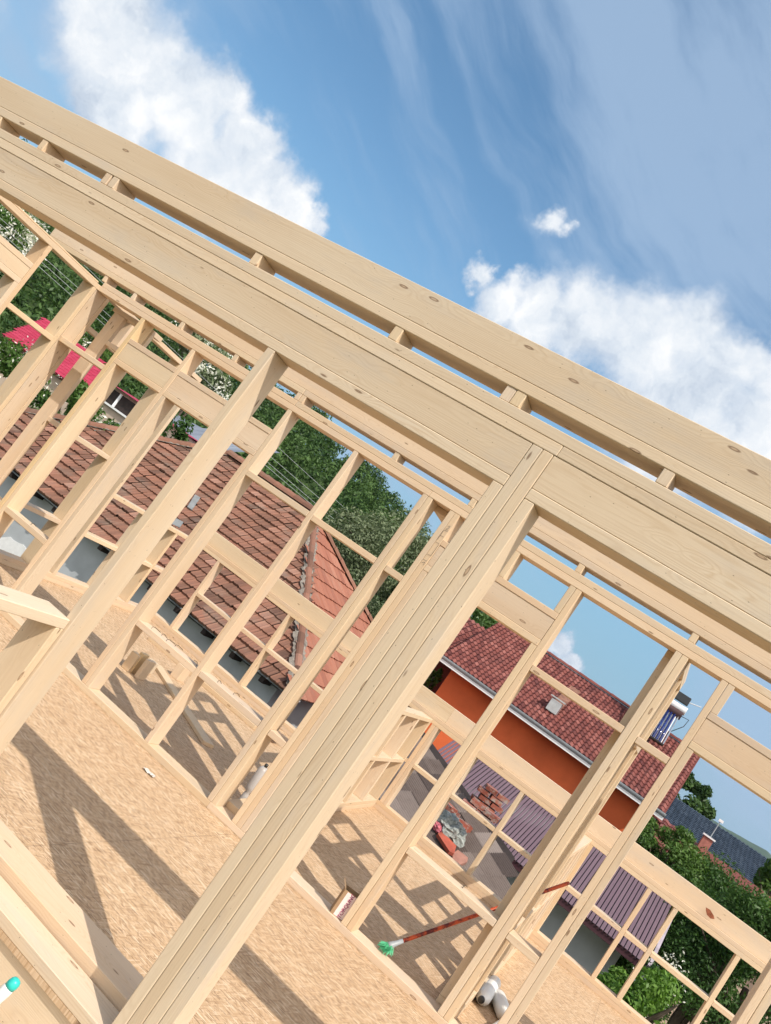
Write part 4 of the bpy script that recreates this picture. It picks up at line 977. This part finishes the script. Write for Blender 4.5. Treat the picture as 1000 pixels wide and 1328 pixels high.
me = bpy.data.meshes.new('flap'); me.from_pydata([(-BW/2, -BD/2, BH), (-BW/2, BD/2, BH), (-BW/2-.035, BD/2+.004, BH+.035), (-BW/2-.035, -BD/2+.01, BH+.035)], [], [(0, 1, 2, 3)]); link('flap', me, M_CARD, cb)
lab = lbox('label', -BW/2+.022, BW/2-.022, -BD/2-.0012, -BD/2, .004, BH-.004, M_LABEL, cb)
def text_mesh(txt, size):
    cu = bpy.data.curves.new('lettering', 'FONT'); cu.body = txt; cu.size = size; cu.align_x = 'CENTER'; cu.align_y = 'CENTER'; cu.offset = .0006
    ob = bpy.data.objects.new('lettering', cu); me = bpy.data.meshes.new_from_object(ob); bpy.data.objects.remove(ob); return me
o = link('lettering', text_mesh('ITORQUNC', .033), M_INK, lab)
o.rotation_euler = (R_(90), R_(-90), 0); o.location = (0, -BD/2-.0022, BH/2)
# plastic bottles
def bottle(label, cap, tail, name='plastic_bottle', R=.052):
    cap, tail = Vector(cap), Vector(tail); L = (tail-cap).length
    t = empty(name, (cap.x, cap.y, FL), label, 'bottle', 'milky bottles lying on the floor')
    lathe('body', [(.020, .022), (.024, .035), (R*.8, .06), (R, .085), (R, L-.03), (R*.93, L-.012), (R*.6, L)], M_MILK, t, cap, tail, 24)
    lathe('cap', [(.021, 0), (.023, .003), (.023, .022)], M_BLACK, t, cap, tail, 16); return t
bottle('milky plastic bottle lying with its black cap towards the camera', atz(624, 1297, FL+.054), atz(641, 1274, FL+.054)+Vector((0, 0, .001)))
bottle('milky bottle lying crosswise beside the first, cap hidden by a stud', atz(657, 1323, FL+.054), atz(645, 1291, FL+.054))
bottle('third milky bottle, lowest in the photo, mostly cut off by the frame edge', atz(636, 1345, FL+.054), atz(652, 1318, FL+.056)+Vector((.06, -.02, 0)))
# foam bottle in the gap between the double studs
g0 = at(308, 1046, 5.98); g0.z = FL; gh = at(342, 987, 5.98).z-FL
fb = empty('foam_can', tuple(g0), 'pale foam bottle with a black tip standing in the narrow gap left of the post', 'bottle')
lathe('body', [(.026, 0), (.028, .01), (.024, gh*.28), (.018, gh*.34), (.036, gh*.40), (.038, gh*.46), (.038, gh*.86), (.020, gh*.93)], plastic('dull_grey_can', (.42, .40, .39), 0, .45), fb, g0, g0+Vector((0, 0, 1)), 20)
lathe('tip', [(.013, gh*.93), (.013, gh)], M_BLACK, fb, g0, g0+Vector((0, 0, 1)), 12)
# sealant tube by the floor edge, lower left
c0 = at(23, 1271, 2.72); c1 = at(-62, 1346, 2.66)
plk = beam('scaffold_plank', -3.0, -.9, 2.42, 2.90, c1.z-.085, c1.z-.04); tag(plk, 'scaffold plank just below the floor edge at bottom left', 'plank')
tb = empty('sealant_tube', tuple(c1), 'sealant tube with a rounded teal cap leaning at the bottom left corner', 'sealant tube')
Lt = (c1-c0).length
lathe('cap', [(.004, -.004), (.014, 0), (.019, .008), (.0205, .02), (.0195, .032)], M_TEAL, tb, c0, c1, 20)
lathe('body', [(.0185, .032), (.0205, .036), (.0215, .05), (.0215, Lt)], M_MILK, tb, c0, c1, 24)
lathe('band', [(.0219, .082), (.0219, .12)], M_TEAL, tb, c0, c1, 24)
# blocks, offcuts and loose boards on the floor
gB = 'short timber offcuts on the floor'
for i, (px, py, w, d, h, t) in enumerate(((163, 868, .09, .05, .17, None), (171, 872, .045, .10, .20, 'yellow'), (180, 880, .045, .12, .19, None), (190, 871, .10, .05, .12, None))):
    q = atz(px, py, FL); o = beam('timber_block', q.x-w/2, q.x+w/2, q.y-d/2, q.y+d/2, FL+.0005, FL+h, ax='z', t=t)
    tag(o, ('leftmost upright offcut in the small pile behind the doubled stud', 'yellowish offcut, second from left in the small upright pile', 'dark offcut in the middle of the small upright pile', 'shortest and rightmost offcut of the small upright pile')[i], 'timber block', gB)
q = atz(229, 880, FL); tag(beam('timber_block', q.x-.05, q.x+.05, q.y-.07, q.y+.07, FL+.0005, FL+.15), 'single pale offcut standing near the low rear frame', 'timber block', gB)
a_, b__ = atz(203, 862, FL+.016), atz(270, 966, FL+.016)
tag(beam_between('timber_board', a_, b__, .115, .030), 'long board lying diagonally on the shadowed floor', 'board', 'loose boards on the floor')
for i, (x0, x1, y0, y1, z0, lb) in enumerate(((-5.2, -3.55, 8.28, 8.42, 0, 'loose board lying along the low rear frame, nearest of the stack'), (-5.0, -3.4, 8.46, 8.60, 0, 'loose board lying along the low rear frame, farthest of the stack'), (-4.75, -3.30, 8.34, 8.48, .046, 'loose board lying on top of the two others by the rear frame'))):
    tag(beam('timber_board', x0, x1, y0, y1, FL+z0+.0005, FL+z0+.045), lb, 'board', 'loose boards on the floor')
# crumpled wrapper
q = atz(193, 1003, FL+.004); vs, fs = [], []; rg = random.Random(6)
for j in range(5):
    for i in range(9): vs.append((q.x-.05+i*.0125, q.y-.018+j*.009, q.z+rg.uniform(0, .014)))
for j in range(4):
    for i in range(8): k = j*9+i; fs.append((k, k+1, k+10, k+9))
tag(mesh('wrapper', vs, fs, plain('white_film', (.56, .53, .49), .6)), 'crumpled white wrapper lying on the sunlit chipboard', 'wrapper')
# bent nails on the noggings
M_NAIL = plain('dark_nail', (.09, .075, .06), .5, .2, 30, 0, .6)
def nail(x, y, z, a, L=.08, sc=1):
    d = Vector((math.cos(a), math.sin(a), 0)); p_ = Vector((x, y, z+.001)); pts = [p_, p_+Vector((0, 0, .014)), p_+Vector((0, 0, .022))+d*.02, p_+Vector((0, 0, .014))+d*L*.8]
    v2, f2 = tube(pts,   .0021*sc, 6); o = mesh('nail', v2, f2, M_NAIL, w2)
for x, y, a in ((-3.50, 5.53, .4), (-3.42, 5.57, -.3), (-3.33, 5.52, .9), (-3.28, 5.58, .1), (-3.02, 5.54, 2.6)): nail(x, y, -1.075, a, .09)
for x, y, z, a in ((-2.80, 5.53, -1.065, -.5), (-2.66, 5.56, -1.065, .3), (-.66, 5.55, -1.065, 1.2), (-5.0, 5.53, -1.065, .2)): nail(x, y, z, a, .06)
# pencil marks on the double stud beside the post
M_PENCIL = plain('pencil', (.26, .21, .17), .7, .1, 40)
vs, fs = [], []
def stroke(x0, z0, x1, z1, w=.0014):
    d = Vector((x1-x0, 0, z1-z0)).normalized(); n_ = Vector((-d.z, 0, d.x))*w; k = len(vs); yy = Y2-.0022
    for p_ in ((x0, z0, -1), (x1, z1, -1), (x1, z1, 1), (x0, z0, 1)): vs.append((p_[0]+n_.x*p_[2], yy, p_[1]+n_.z*p_[2]))
    fs.append((k, k+1, k+2, k+3))
for z in (.70, .655, .60, .50, .455): stroke(-2.052, z, -2.022, z+.003)
stroke(-2.05, .70, -2.05, .62); stroke(-2.045, .735, -2.03, .745); stroke(-2.03, .745, -2.03, .725); stroke(-2.03, .725, -2.045, .712); stroke(-2.045, .712, -2.025, .712); stroke(-2.02, .60, -2.02, .50); stroke(-2.048, .43, -2.03, .445); stroke(-2.03, .445, -2.028, .42)
o = mesh('pencil_mark', vs, fs, M_PENCIL, w2)
# resin stain and splinter on the rear sill board
q = at(921, 1186, Y3-.001); vs = [(q.x+dx, Y3-.0012, q.z+dz) for dx, dz in ((-.06, .03), (-.02, .035), (.03, .012), (.05, -.01), (.02, -.028), (-.02, -.02), (-.045, .004))]
mesh('resin_stain', vs, [tuple(range(7))], plain('resin_brown', (.30, .10, .05), .5, .3, 40), w3)

# ------------------------------------------------------------------ air
vs, fs = [], []; boxv(-3200, 3200, -3200, 3200, GZ-9, 150, vs, fs)
hz = bpy.data.materials.new('haze'); hz.use_nodes = True; t_ = hz.node_tree; t_.nodes.clear()
ho = t_.nodes.new('ShaderNodeOutputMaterial'); hv = t_.nodes.new('ShaderNodeVolumePrincipled'); t_.links.new(hv.outputs[0], ho.inputs['Volume'])
hv.inputs['Color'].default_value = (.80, .88, 1.0, 1); hv.inputs['Density'].default_value = .00006; hv.inputs['Anisotropy'].default_value = .2
tag(mesh('haze', vs, fs, hz), 'thin pale blue air', 'haze', kind='stuff')
